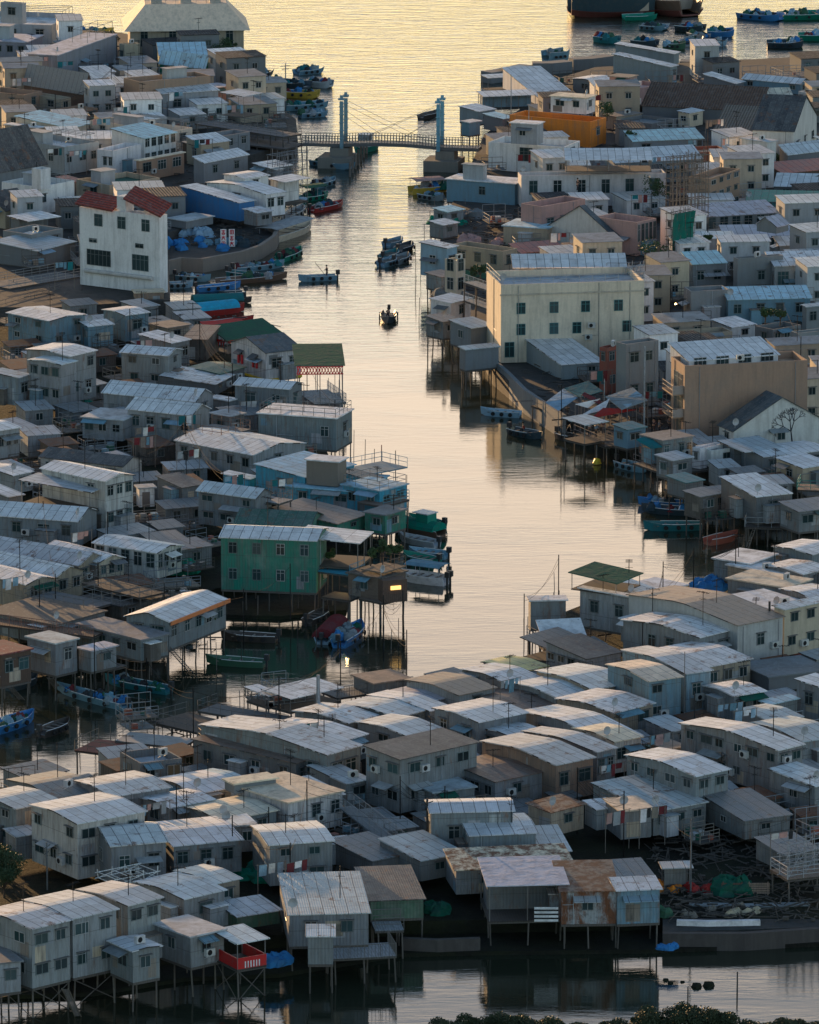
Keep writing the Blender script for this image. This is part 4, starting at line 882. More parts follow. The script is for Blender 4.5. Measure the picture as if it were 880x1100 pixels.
H('slim stilt cabin at the bank south of the slate blue shed', (466,222), (480,228), (498,222), 13, 's','bg','sb',1,1,1,'S', name='shack', cat='cabin')
# ------------------------------------------------------------------ boats
def hull_mesh(Ln, Wd, hgt, sheer=.35, blunt=False):
    n = 12; rings = []
    for i in range(n + 1):
        t = i / n
        w_ = Wd / 2 * (min(1, .72 + t * 1.2) if t < .25 else 1 if t < .5 else max(.04, 1 - ((t - .5) / .5) ** 2.2) if not blunt else max(.55, 1 - ((t - .5) / .5) ** 3 * .45))
        x = (t - .5) * Ln; top = hgt + sheer * max(0, t - .45) ** 2 * 3.2
        fl = .12 + (.1 if t < .9 else .3)
        zk = -.25 + (.35 * max(0, (t - .75) / .25) ** 2)
        rings.append([(x, 0, zk), (x, w_ * .7, zk + .08), (x + .1 * t, w_, top), (x + .1 * t, w_ * .88, top), (x, w_ * .66, fl), (x, 0, fl), (x, -w_ * .66, fl), (x + .1 * t, -w_ * .88, top), (x + .1 * t, -w_, top), (x, -w_ * .7, zk + .08)])
    m = MB(); k = len(rings[0])
    for r_ in rings: m.v += r_
    for i in range(n):
        for j in range(k):
            a, b = i * k + j, i * k + (j + 1) % k
            m.f.append((a, b, b + k, a + k))
    m.f.append(tuple(range(k))); m.f.append(tuple(range(n * k, n * k + k))[::-1])
    return m
def lump(m, c, r, sq=.6, seed=0):
    rr = random.Random(seed + int(c[0] * 100)); i0 = len(m.v); nu, nv = 8, 4
    for j in range(nv + 1):
        ph = pi / 2 * j / nv
        for k in range(nu):
            th = 2 * pi * k / nu; q = r * rr.uniform(.8, 1.2)
            m.v.append((c[0] + q * cos(th) * cos(ph), c[1] + q * sin(th) * cos(ph), c[2] + q * sq * sin(ph) * 1.2))
    for j in range(nv):
        for k in range(nu):
            a = i0 + j * nu + k; b = i0 + j * nu + (k + 1) % nu
            m.f.append((a, b, b + nu, a + nu))
def boat(label, S, B, wd=1.9, hc='bl', st='o', hgt=.62, cc='sb', cat='boat', name='sampan', group=None, inner=None):
    p = gp(S[0], S[1], .05); q = gp(B[0], B[1], .05); d = q - p; Ln = max(3., d.length)
    root = thing(name, label, cat, ((p.x + q.x) / 2, (p.y + q.y) / 2, .05), atan2(d.y, d.x), group)
    hull_mesh(Ln, wd, hgt, blunt='B' in st).build('hull', 'paint', root, C3(hc))
    if 'B' in st and wd > 7: hull_mesh(Ln * 1.004, wd * 1.02, .9, blunt=True).build('lower_hull', 'paint', root, (.16, .05, .04)); MB().box(-Ln * .42, -wd * .38, .6, Ln * .2, wd * .38, hgt + .25).build('cargo_deck', 'wall_plaster', root, (.4, .33, .26)); m = MB(); rail_mesh(m, (-Ln * .45, -wd * .46, hgt), (Ln * .3, -wd * .46, hgt), 1.1, 1.6); m.build('railing', 'metal', root, (.2, .18, .16))
    if 'h' not in st and 't' not in st and R.random() < .7:
        if 'tyre' not in CACHE: CACHE['tyre'] = MB().bar((0, -.07, 0), (0, .07, 0), .24, 10).mesh('tyre_fender', 'dark_metal')
        for sx in (-.3, -.08, .14):
            for sy in (-1, 1): put('tyre_fender', CACHE['tyre'], root, None, (sx * Ln, sy * (wd * .5 + .05), hgt * .55))
    m = MB()
    for t in (-.28, -.08, .12, .27): m.box(Ln * t - .12, -wd * .4, hgt - .2, Ln * t + .12, wd * .4, hgt - .13)
    if 'h' not in st: m.build('thwart', 'wood', root, C3('lw'))
    g = MB(); g.bar((-Ln/2, wd*.36, hgt + .02), (-Ln*.1, wd*.48, hgt + .02), .045).bar((-Ln*.1, wd*.48, hgt+.02), (Ln*.2, wd*.44, hgt + .06), .045)
    g.bar((-Ln/2, -wd*.36, hgt + .02), (-Ln*.1, -wd*.48, hgt + .02), .045).bar((-Ln*.1, -wd*.48, hgt+.02), (Ln*.2, -wd*.44, hgt + .06), .045)
    g.build('gunwale', 'paint', root, C3('ow'))
    if 'm' in st or 'o' in st:
        for yy in ((0,) if 'M' not in st else (-.35, .35)):
            MB().box(-Ln/2 - .5, yy - .2, hgt + .05, -Ln/2 - .02, yy + .2, hgt + .65).box(-Ln/2 - .32, yy - .08, -.3, -Ln/2 - .14, yy + .08, hgt + .05).build('outboard_motor', 'paint', root, C3('bk'))
    if 'c' in st:
        hh = 2.0
        for sx in (-.42, 0, .3):
            for sy in (-1, 1): MB().bar((Ln * sx, sy * wd * .38, hgt), (Ln * sx, sy * wd * .4, hh), .035).build('post', 'metal', root, C3('lg'))
        MB().prism([(-wd*.52, hh - .08), (-wd*.25, hh + .1), (wd*.25, hh + .1), (wd*.52, hh - .08), (wd*.52, hh - .02), (wd*.25, hh + .18), (-wd*.25, hh + .18), (-wd*.52, hh - .02)], 0, 0.01, 'x')
        n_ = [(-wd*.52, hh - .08), (-wd*.25, hh + .1), (wd*.25, hh + .1), (wd*.52, hh - .08), (wd*.52, hh - .02), (wd*.25, hh + .18), (-wd*.25, hh + .18), (-wd*.52, hh - .02)]
        MB().prism(n_, -Ln*.46, Ln*.33, 'x').build('canopy', 'fabric', root, C3(cc))
    if 't' in st:
        a = [(wd*.5*cos(pi*k/8), hgt + .9*sin(pi*k/8)) for k in range(9)]
        MB().prism(a, -Ln*.46, Ln*.36, 'x').build('tarpaulin_cover', 'fabric', root, C3(cc))
    if 'g' in st:
        cols = ['by', 'db', 'tl', 'sb', 'gr', 'gg', 'mr', 'bl', 'bk', 'bg', 'by', 'dn']
        for k in range(9 if Ln < 7 else 14):
            m = MB(); lump(m, (0, 0, 0), R.uniform(.28, .6) * min(1.4, wd / 2), 1.1, k)
            m.build('gear_bundle', 'fabric', root, C3(R.choice(cols), .2), (R.uniform(-.42, .32) * Ln, R.uniform(-.32, .32) * wd, hgt * .55))
    if 'w' in st:   # wheelhouse
        MB().box(-Ln*.3, -wd*.3, hgt*.6, -Ln*.05, wd*.3, hgt + 1.7).build('wheelhouse', 'paint', root, C3(cc))
        MB().box(-Ln*.32, -wd*.36, hgt + 1.7, Ln*.02, wd*.36, hgt + 1.8).build('wheelhouse_roof', 'paint', root, C3('ow'))
        MB().quad((-Ln*.3 + .3, -wd*.3 - .01, hgt + .9), (-Ln*.05 - .3, -wd*.3 - .01, hgt + .9), (-Ln*.05 - .3, -wd*.3 - .01, hgt + 1.5), (-Ln*.3 + .3, -wd*.3 - .01, hgt + 1.5)).build('wheelhouse_window', 'glass', root)
    return root
boat('small blue sampan rowed by a standing fisherman in mid creek', (361, 300), (321, 302), 1.6, 'bl')
boat('lone dark blue motorboat with a seated man, right side of the creek', (418, 338), (417, 348), 2.2, 'db', 'o')
boat('cream sightseeing ferry with a two part pale canopy at the quay', (284, 262), (334, 246), 3.4, 'cr', 'c', .9, 'lg')
boat('green fishing sampan moored just below the cream ferry', (301, 281), (324, 271), 2.2, 'gn', 'og')
boat('long brown hulled boat heaped with gear under the curved seawall', (234, 305), (308, 299), 2.6, 'br', 'gh', .6)
boat('blue grey motorboat alongside the brown boat heaped with gear', (252, 292), (305, 286), 2.2, 'bl', 'og')
boat('blue sampan with pale inside under the curved seawall', (212, 313), (258, 309), 1.9, 'by', 'o')
boat('blue and white skiff beside the white three storey house', (178, 309), (207, 308), 1.8, 'sb', 'o')
boat('red hulled boat at the end of the slipway', (334, 228), (368, 221), 2.4, 'rd', 'og')
boat('green canopied boat under the cream riverside roof', (322, 216), (352, 212), 2.4, 'gn', 'cg', .6, 'gg')
boat('long blue barge moored at the left bridge pier', (336, 176), (378, 182), 2.6, 'bl', 'gB', .7)
boat('green wooden boat beyond the left bridge tower', (386, 164), (406, 158), 2.6, 'gn', 'w', .8, 'lg')
boat('blue dinghy next to the seawall steps on the right bank', (559, 448), (517, 445), 1.7, 'sb', 'q')
boat('dark blue boat with a red fender and a man aboard by the seawall', (549, 465), (582, 472), 2.2, 'db', 'o')
boat('bright teal open boat moored at the stilt deck', (754, 568), (692, 569), 2.1, 'tl', 'o', .7)
boat('dark blue boat covered with gear behind the teal boat', (745, 553), (690, 549), 2.2, 'db', 'ogh')
boat('half hidden navy boat at the deepest mooring behind the teal boat', (738, 545), (686, 542), 2.0, 'by', 'gh')
boat('white tour boat with a blue canopy and double outboards', (480, 628), (432, 622), 2.6, 'wh', 'cM m', .8, 'bl')
boat('green boat with poles outside the planted terrace', (470, 607), (434, 600), 2.3, 'gn', 'o')
boat('green covered junk with a red brown stern and mast', (474, 577), (425, 568), 2.6, 'br', 'tw', .7, 'gn', name='junk')
boat('light grey sampan between the junk and the green boat', (470, 588), (430, 580), 1.9, 'lg', 'o')
boat('bright blue open boat with a green cover under the emerald house', (364, 696), (388, 676), 2.4, 'by', 'og', .8)
boat('blue motorboat with a maroon cover beside the bright blue boat', (346, 692), (366, 672), 2.3, 'sb', 'ogt', .6, 'mr')
boat('dark sampan with a motor in the shade of the emerald house', (297, 689), (238, 686), 1.9, 'dk', 'o')
boat('narrow green boat with a pale rim by the timber piles', (284, 716), (222, 712), 1.9, 'gg', 'o', .6)
boat('long blue sampan moored in the dark side channel', (136, 762), (62, 742), 2.0, 'bl', 'og', .6)
boat('green blue sampan close under the stilt stairs', (182, 745), (114, 733), 2.0, 'tl', 'og', .6)
boat('blue white boat with a tied up sail cover at the left edge', (-14, 790), (36, 773), 2.4, 'by', 'g', .8)
boat('turquoise tarpaulin covered boat, the longer of two at the restaurant quay', (196, 341), (262, 334), 2.8, 'rd', 'th', .8, 'tq')
boat('slim turquoise covered boat right behind the longer covered one', (204, 328), (270, 325), 2.0, 'dk', 'th', .5, 'tl')
boat('turquoise wrapped boat ashore at the foot of the white three storey house', (93, 324), (143, 326), 2.4, 'tq', 'th', .8, 'tq')
boat('orange red upturned boats patch beside the turquoise wrapped boat', (72, 330), (108, 340), 1.8, 'rd', 'h', .6)
boat('red quay boat with lanterns next to the turquoise covered boat', (212, 352), (272, 345), 1.8, 'rd', 'h', .5)
boat('yellow hulled boat with a pink canopy in the slate blue shed lee', (441, 208), (481, 205), 3., 'yl', 'cgh', .9, 'pk')
boat('flat raft of dark gear boats off the left harbour quay', (277, 90), (330, 96), 5, 'db', 'gB', .9)
boat('rounded cream bow boat outside the dark gear raft', (334, 92), (356, 94), 3, 'lg', 'gB', .9)
boat('yellow topped boat between the gear raft and the blue gear boats', (300, 103), (342, 105), 3, 'yl', 'gB', .9)
boat('blue gear boats just inside the yellow topped one', (305, 118), (350, 115), 3.4, 'bl', 'gB', .8)
boat('old slim wooden boat pulled up behind the slipway trees', (72, 42), (104, 52), 2.4, 'br', 'q', .8)
boat('yellow decked boat moored behind the old slim boat', (80, 38), (122, 37), 2.6, 'yl', 'g', .9)
for i, (S_, B_, lab, c) in enumerate([((409,287),(424,282),'blue motorboat, lowest left of the right bank cluster','bl'), ((412,280),(426,274),'teal skiff second from the left in the cluster','tl'), ((415,266),(431,261),'steel blue skiff on top of the right bank cluster','bl'), ((428,272),(442,266),'navy skiff nearest the bank in the cluster','db'), ((424,284),(438,278),'grey blue skiff lowest right of the cluster','bg')]):
    boat(lab, S_, B_, 2.2, c, 'o', .7, group='boats rafted up on the right bank')
for i, (S_, B_, lab, c, w_) in enumerate([((640,44),(665,46),'small turquoise boat with red gear left of the moored row','tl',3), ((680,48),(706,50),'dark blue box boat, first of the harbour row','db',3), ((712,52),(736,52),'green and white canopy boat in the harbour row','gg',3), ((735,50),(750,46),'white cushioned gear boat in the harbour row','lg',3.4), ((758,50),(778,48),'pale blue gear boat closing the harbour row','sb',3.4),
        ((728,32),(756,34),'dark gear boat moored behind the harbour row','db',4), ((760,38),(788,38),'bright blue barrel boat behind the harbour row','by',5), ((824,50),(862,50),'bulky dark net boat off the breakwater','db',5), ((858,42),(900,42),'green net boat at the far right edge','gn',5),
        ((796,18),(840,22),'bright blue hulled raft heaped with blue drums','by',5), ((838,20),(900,18),'long green hulled raft heaped with drums','gn',6), ((742,40),(760,44),'little grey tender among the harbour boats','gr',2.4)]):
    boat(lab, S_, B_, w_, c, 'gB', .9, group='gear laden boats in the far harbour', name='gear_boat')
for S_, B_, w_, c_, st_, lab in [((262,86),(290,80),3,'db','gB','dark net boat tucked behind the gear raft'), ((318,80),(345,77),3,'bl','gB','blue gear boat at the outer end of the gear raft'), ((286,112),(306,118),2.4,'tl','g','teal skiff inside the yellow topped boat'), ((322,126),(350,124),2.6,'bl','gB','blue boat closest to the bridge approach'), ((338,202),(360,196),2.2,'bl','og','blue skiff next to the green canopied boat'), ((308,236),(326,226),2.2,'lg','c','pale canopy boat between the ferry and the slipway'), ((246,296),(286,301),2.,'tl','o','teal sampan lying across the brown boat'), ((190,300),(226,302),2.,'bl','og','net filled blue boat at the foot of the quay wall'), ((262,318),(236,320),1.8,'db','o','dark skiff left of the pale mast'), ((480,600),(440,596),2.1,'bl','o','slim blue boat between the pole boat and the tour boat'), ((476,568),(440,560),2.,'gn','o','green skiff above the covered junk'), ((44,792),(74,780),1.8,'dk','o','dark skiff drifting in the side channel'), ((10,742),(40,732),1.8,'db','g','navy sampan below the dark timber shack'), ((330,672),(352,660),1.8,'dk','o','dark punt deep beneath the emerald house wing'), ((760,585),(792,578),2.,'rb','h','rust red upturned hull beneath the dim cabin walkway'), ((600,470),(622,476),1.8,'dk','o','dark skiff below the timber landing stage'), ((664,500),(694,508),2.,'bl','o','blue skiff beneath the kiosk deck'), ((540,88),(566,84),3,'lg','c','white canopy boat next to the open decked barge'), ((452,212),(476,216),2.2,'bg','g','grey boat below the yellow hulled boat'), ((690,30),(716,32),4,'bl','gB','blue raft of drums left of the dark gear boat')]:
    boat(lab, S_, B_, w_, c_, st_, .65)
boat('big dark hulled barge with a rusty red waterline at the top', (700, 14), (612, 16), 9, 'db', 'Bhw', 3.2, 'lw', name='barge', cat='barge')
boat('landing barge with an open brown hold at the top', (690, 6), (742, 18), 9, 'br', 'Bh', 2.6, name='barge', cat='barge')
boat('low green pontoon in front of the landing barge', (670, 21), (704, 20), 4, 'gn', 'Bh', .7, name='pontoon', cat='pontoon')
boat('grey wrecked boat wrapped in netting by the breakwater', (586, 66), (608, 64), 4, 'bl', 'gB', 1.6, name='wreck')
boat('small dark skiff drawn up at the bridge approach', (452, 128), (476, 122), 2, 'dk', 'q', .6)
# ------------------------------------------------------------------ people
def person(label, loc, rz, pose='stand', shirt=(.05, .05, .06), legs=(.04, .04, .05), paddle=False):
    root = thing('person', label, 'person', loc, rz)
    J = dict(stand=dict(pe=(0,0,.95), ch=(0,.05,1.35), ne=(0,.07,1.5), he=(0,.1,1.66), kl=(.1,.08,.5), fl=(.11,0,.05), kr=(-.1,.06,.5), fr=(-.12,0,.05), sl=(.19,.05,1.38), el=(.26,.12,1.12), hl=(.2,.36,1.05), sr=(-.19,.05,1.38), er=(-.26,.15,1.15), hr=(-.12,.38,1.2)),
             sit=dict(pe=(0,0,.45), ch=(0,.06,.86), ne=(0,.1,1.01), he=(0,.14,1.17), kl=(.13,.42,.5), fl=(.13,.45,.05), kr=(-.13,.42,.5), fr=(-.13,.45,.05), sl=(.19,.06,.9), el=(.25,.15,.65), hl=(.18,.36,.6), sr=(-.19,.06,.9), er=(-.25,.15,.65), hr=(-.18,.36,.6)))[pose]
    def skin(name, pts, edges, rad, m, c, parent):
        me = bpy.data.meshes.new(name); ks = list(pts); me.from_pydata([J[k] for k in ks], [(ks.index(a), ks.index(b)) for a, b in edges], [])
        me.materials.append(MATS[m]); o = put(name, me, parent, c)
        o.modifiers.new('skin', 'SKIN')
        me.skin_vertices.new() if not me.skin_vertices else None
        for i, k in enumerate(ks): me.skin_vertices[0].data[i].radius = (rad[k], rad[k])
        me.skin_vertices[0].data[0].use_root = True
        o.modifiers.new('sub', 'SUBSURF').levels = 1; o.modifiers[-1].render_levels = 1; return o
    Rd = dict(pe=.13, ch=.16, ne=.06, he=.115, kl=.065, fl=.045, kr=.065, fr=.045, sl=.06, el=.045, hl=.04, sr=.06, er=.045, hr=.04)
    E = [('pe','ch'), ('ch','ne'), ('ne','he'), ('pe','kl'), ('kl','fl'), ('pe','kr'), ('kr','fr'), ('ch','sl'), ('sl','el'), ('el','hl'), ('ch','sr'), ('sr','er'), ('er','hr')]
    b = skin('body', Rd, E, Rd, 'paint', (.35, .2, .13), root)
    Rs = {k: v * 1.13 for k, v in Rd.items()}
    skin('shirt', {k: 0 for k in ('pe','ch','sl','el','sr','er')}, [('pe','ch'), ('ch','sl'), ('sl','el'), ('ch','sr'), ('sr','er')], Rs, 'fabric', shirt, b)
    skin('trousers', {k: 0 for k in ('pe','kl','fl','kr','fr')}, [('pe','kl'), ('kl','fl'), ('pe','kr'), ('kr','fr')], Rs, 'fabric', legs, b)
    h = J['he']; m = MB(); lump(m, (h[0], h[1] - .02, h[2]), .135, 1.0); m.build('hair', 'fabric', b, (.015, .012, .01))
    return root
def at(px, py, z): p = gp(px, py, z); return (p.x, p.y, z)
p0 = at(351.5, 299, .3)
person('fisherman in dark clothes standing in the small blue sampan', p0, 1.2, 'stand')
q0 = MB().bar((0, 0, 0), (-1.4, -.5, 1.9), .035).build('oar', 'wood', None, C3('lw'), (p0[0] - .2, p0[1] + .3, .6)); tag(q0, 'long oar held by the standing fisherman', 'oar')
person('man sitting in the lone dark blue motorboat', at(417, 341, .3), 3.0, 'sit', (.02, .02, .03))
person('man in red sitting in the dark blue boat by the seawall', at(563, 465, .3), 1.5, 'sit', (.3, .05, .04))
for i, (x, y, z, lab, c) in enumerate([(633, 468, 2.1, 'diner in white at the deck edge under the red sails', (.6, .6, .6)), (640, 470, 2.1, 'diner in pale blue beside the one in white', (.3, .4, .5)), (648, 466, 2.1, 'waiter in dark red among the diners', (.2, .04, .04)), (702, 465, 2.3, 'passer-by in dark blue near the grey tall window house', (.04, .06, .1)), (708, 466, 2.3, 'passer-by in white trousers near the grey tall window house', (.25, .25, .28)), (775, 541, 2.1, 'woman in a red cap on the stilt walkway', (.3, .06, .05)), (719, 463, 2.3, 'passer-by in grey below the tan balconies', (.2, .2, .2)), (620, 205, 7.9, 'person in black on the cream rooftop terrace', (.02, .02, .02))]):
    person(lab, at(x, y, z), R.uniform(0, 6), 'stand', c)
# ------------------------------------------------------------------ bridge
PB = 3.4
b0, b1 = gp(327, 152, PB), gp(516, 158, PB); tl_, tr_ = gp(367.5, 151, PB), gp(480, 155, PB)
root = thing('footbridge', 'grey railed lift bridge with pairs of blue towers over the creek mouth', 'bridge', (b0.x, b0.y, 0), atan2((b1 - b0).y, (b1 - b0).x))
Mi = root.matrix_basis.inverted()
def bl_(p): return Mi @ Vector((p.x, p.y, p.z))
LB = (b1 - b0).length; xl = bl_(tl_).x; xr = bl_(tr_).x
m = MB(); n = 24
for i in range(n):
    def zz(x): return PB + .35 * max(0, 1 - ((x - (xl + xr) / 2) / ((xr - xl) / 2)) ** 2)
    x0, x1 = LB * i / n, LB * (i + 1) / n
    for y0, y1, dz in ((-1.3, 1.3, 0),):
        j = len(m.v); a, b = zz(x0), zz(x1)
        m.v += [(x0, y0, a - .5), (x1, y0, b - .5), (x1, y1, b - .5), (x0, y1, a - .5), (x0, y0, a), (x1, y0, b), (x1, y1, b), (x0, y1, a)]
        m.f += [tuple(j + k for k in q) for q in ((0, 3, 2, 1), (4, 5, 6, 7), (0, 1, 5, 4), (1, 2, 6, 5), (2, 3, 7, 6), (3, 0, 4, 7))]
m.build('deck', 'paint', root, (.11, .11, .11))
for sy in (-1.25, 1.25):
    m = MB(); pr = None
    for i in range(61):
        x = LB * i / 60; z = zz(x); m.bar((x, sy, z), (x, sy, z + 1.15), .05)
        if pr:
            for f_ in (.35, .75, 1.12): m.bar((pr[0], sy, pr[1] + f_), (x, sy, z + f_), .035)
        pr = (x, z)
    m.build('railing', 'metal', root, (.18, .18, .17))
for tx, sg in ((xl, 1), (xr, -1)):
    for sx in (.35,):
        for sy in (-1.55, 1.55):
            m = MB().box(tx + sx * 1.9 * sg - .24, sy - .24, PB - .6, tx + sx * 1.9 * sg + .24, sy + .24, PB + 6.4).box(tx + sx * 1.9 * sg - .42, sy - .42, PB + 6.6, tx + sx * 1.9 * sg + .42, sy + .42, PB + 6.9).box(tx + sx * 1.9 * sg - .2, sy - .2, PB + 6.9, tx + sx * 1.9 * sg + .2, sy + .2, PB + 7.3)
            for q in range(5): m.box(tx + sx*1.9*sg - .34, sy - .34, PB + .8 + q*1.2, tx + sx*1.9*sg + .34, sy + .34, PB + .9 + q*1.2)
            m.build('tower', 'paint', root, (.13, .32, .42) if sg < 0 else (.15, .27, .33))
    for sy in (-1.5, 1.5):
        MB().bar((tx + .6 * sg, sy, PB + 6.2), (tx + 13 * sg, sy, zz(tx + 13 * sg) + .2), .025).bar((tx + .6 * sg, sy, PB + 4.6), (tx + 7 * sg, sy, zz(tx + 7 * sg) + .2), .025).build('cable', 'metal', root, (.12, .12, .12))
    MB().box(tx - 2.6, -3.2, -1, tx + 2.6, 2.2, PB - 1.8).box(tx - 1.1, -1.6, PB - 1.8, tx + 1.7, 1.6, PB - .55).build('pier', 'wall_plaster', root, (.2, .19, .165))
for i in range(7):
    o = MB().bar((0, 0, -1), (0, 0, 2.3), .18, 8).build('fender_post', 'wood', None, C3('lw'), at(376 + i * 3, 190 - i * 4.2, 0)); tag(o, 'timber fender post in the row guarding the left bridge pier', 'post', 'fender posts at the left bridge pier')
# ------------------------------------------------------------------ quays, breakwater
def wallrun(name, label, pts, z0, z1, th, m='wall_plaster', c='lg', cat='wall'):
    mm = MB(); P = [gp(x, y, z1) for x, y in pts]; q = []
    for i, p in enumerate(P):
        a = P[max(0, i - 1)]; b = P[min(len(P) - 1, i + 1)]; d = Vector((b.x - a.x, b.y - a.y, 0)).normalized(); q.append((p, Vector((-d.y, d.x, 0)) * th))
    for (p, n1), (r_, n2) in zip(q, q[1:]):
        j = len(mm.v); mm.v += [(p.x, p.y, z0), (r_.x, r_.y, z0), (r_.x + n2.x, r_.y + n2.y, z0), (p.x + n1.x, p.y + n1.y, z0), (p.x, p.y, z1), (r_.x, r_.y, z1), (r_.x + n2.x, r_.y + n2.y, z1), (p.x + n1.x, p.y + n1.y, z1)]
        mm.f += [tuple(j + k for k in f) for f in ((0, 3, 2, 1), (4, 5, 6, 7), (0, 1, 5, 4), (1, 2, 6, 5), (2, 3, 7, 6), (3, 0, 4, 7))]
    o = mm.build(name, m, None, C3(c)); tag(o, label, cat); return o
wallrun('quay_wall', 'curved concrete quay wall around the blue tarpaulin yard', [(178, 281), (195, 277), (218, 278), (240, 274), (262, 270), (282, 263), (297, 253), (300, 246), (292, 242)], -1, 1.9, .6, c='lw')
sheet('quay', [(178, 280), (195, 276), (218, 277), (240, 273), (262, 269), (282, 262), (296, 252), (298, 246), (290, 240), (255, 225), (180, 240)], 1.2, 2, 'ground_concrete')
wallrun('seawall', 'stained concrete seawall at the corner of the long cream house', [(529, 387), (542, 398), (562, 418), (604, 446)], -1, 2.9, .5, c='dg')
wallrun('yard_seawall', 'low concrete bank wall of the yard at the bottom right', [(712, 1003), (740, 1003), (800, 1003), (875, 998), (960, 998)], -1, 1.5, .6, c='dk')
wallrun('shore_wall', 'dark mud coloured retaining wall at the bottom centre', [(432, 1008), (470, 1010), (516, 1008)], -1, 1.4, .5, c='dk')
sheet('yard_ground', [(712, 1001), (875, 996), (960, 996), (960, 960), (800, 955), (712, 962)], 1.45, 2, 'ground_concrete')
for i, (x0, y0, x1, y1, lab) in enumerate([(528, 78, 572, 70, 'nearest'), (572, 68, 615, 66, 'second'), (616, 64, 660, 60, 'third'), (730, 66, 812, 66, 'fourth'), (818, 68, 842, 68, 'fifth'), (844, 68, 868, 68, 'sixth'), (870, 66, 940, 60, 'last')]):
    wallrun('breakwater', f'{lab} dark stone breakwater length counted from the creek mouth', [(x0, y0), ((x0 + x1) / 2, (y0 + y1) / 2 + 1), (x1, y1)], -1, 1.8, 2.5, c='dg', cat='breakwater')
# ------------------------------------------------------------------ decks and walkways
deck('raised steel stilt platform with a thicket of railings by the slipway', (206, 128), (304, 147), (324, 130), 4.4, 'RLBO', 'dg', name='platform', cat='platform', bars=3)
deck('lower deck of the steel stilt platform', (215, 148), (306, 160), (330, 148), 2.8, 'RO', 'dg', name='platform', cat='platform')
deck('brown timber platform on stilts in the side channel', (79, 805), (122, 811), (145, 798), 2., 'LB', 'rb', rc=(.2, .15, .11))
deck('pale jetty deck behind the brown timber platform', (122, 795), (195, 803), (210, 792), 2.2, 'B', 'lg')
deck('long railed jetty crowded with pots at the creek mouth', (210, 762), (310, 780), (330, 770), 2., 'LB', 'dg')
deck('cluttered jetty with trellis poles in front of the long railed one', (160, 775), (225, 790), (262, 780), 2., 'LBR', 'dw')
deck('balcony deck with railing around the patchy roofed house', (330, 1018), (358, 1030), (426, 1030), 2.3, 'RO', 'lg', bars=1, pick=True)
deck('small slatted landing right of the green curtain shed', (400, 990), (403, 1000), (434, 999), 2.5, 'RB', 'lg')
deck('red railed balcony of the canopy house over the bottom channel', (228, 1025), (255, 1042), (286, 1036), 2.6, '', 'dw', braces=True)
deck('planted terrace deck outside the emerald green house', (385, 636), (412, 648), (435, 626), 2.6, 'RO', 'rs', rc=(.22, .12, .09), pick=True)
deck('upper planted deck with brown rails above the planted terrace', (388, 606), (412, 615), (436, 595), 5.4, 'RO', 'rs', rc=(.2, .12, .08), st=False)
deck('blue railed veranda floor between the emerald house and the terrace', (340, 612), (376, 618), (392, 606), 4.6, 'R', 'tq', rc=(.1, .3, .42), pick=True)
deck('lower veranda floor with pale rails under the emerald house wing', (345, 640), (376, 645), (390, 634), 2.6, 'R', 'dw', pick=True)
deck('turquoise railed riverside deck with upright poles', (384, 534), (412, 544), (440, 526), 4., 'RO', 'rs', rc=(.1, .28, .33), bars=3)
deck('lowest riverside deck hung with green nets', (398, 560), (420, 566), (437, 546), 2.6, 'RO', 'gg', rc=(.05, .2, .17), bars=3)
deck('roof deck with thin railings behind the turquoise block', (366, 498), (394, 510), (438, 498), 5., 'BO', 'bl', rc=(.1, .28, .34), st=False)
deck('terrace floor of the riverside restaurant with the lattice edge', (318, 420), (338, 434), (372, 432), 2.6, 'RO', 'lg', rc=(.4, .4, .4), pick=True)
deck('grey deck with rusted railings on the low turquoise curtain house', (196, 463), (238, 470), (268, 459), 5.4, 'RLO', 'dg', rc=(.2, .11, .08))
deck('small railed balcony with an air conditioner over the striped roof', (274, 536), (300, 541), (314, 533), 5.4, 'RO', 'lg', pick=True)
deck('roof terrace with brown corner posts in the left village', (84, 618), (150, 642), (176, 628), 5., 'RLBO', 'dw')
deck('dark railed platform left of the roof terrace', (22, 640), (90, 656), (120, 645), 4.4, 'RLB', 'dg')
deck('brown railed walkway over the left stilt shacks', (-20, 668), (100, 684), (112, 676), 4.4, 'L', 'br', rc=(.2, .1, .08), pick=True)
deck('timber landing with baskets near the violet tarpaulin', (100, 708), (116, 720), (136, 708), 2.2, 'O', 'lw')
deck('boardwalk with triple railings at the left edge', (-20, 300), (10, 310), (84, 295), 2.4, 'BR', 'dg', bars=3, rc=(.3, .3, .29))
deck('curving lower boardwalk below the triple railed one', (-20, 325), (0, 332), (60, 308), 1.8, 'R', 'dg')
deck('footway with dark rails among the houses of the left bank', (88, 426), (120, 440), (146, 430), 3., 'LR', 'dw')
deck('small dark landing stage under the long cream house corner', (496, 390), (505, 398), (536, 394), 2., 'R', 'dw')
deck('restaurant deck over the water under the red and white sails', (618, 452), (650, 480), (690, 474), 2.1, 'L', 'dw', rc=(.2, .15, .14))
deck('long timber landing stage below the seawall steps', (572, 426), (618, 452), (640, 446), 2., 'L', 'dw')
deck('kiosk deck with brown rails beside the tan building', (682, 484), (716, 510), (770, 500), 2.2, 'LR', 'lw', rc=(.2, .14, .13))
deck('stilt walkway joining the teal roof shack and the dim cabin', (716, 514), (760, 540), (800, 530), 2.2, 'LR', 'dw')
deck('long front walkway of the dim cabin with white rails', (764, 542), (800, 566), (900, 572), 2.2, 'LR', 'dw', rc=(.3, .3, .3))
deck('green railed terrace beside the cream hut', (840, 520), (856, 526), (900, 530), 4., 'LR', 'rs', rc=(.03, .25, .2), bars=3)
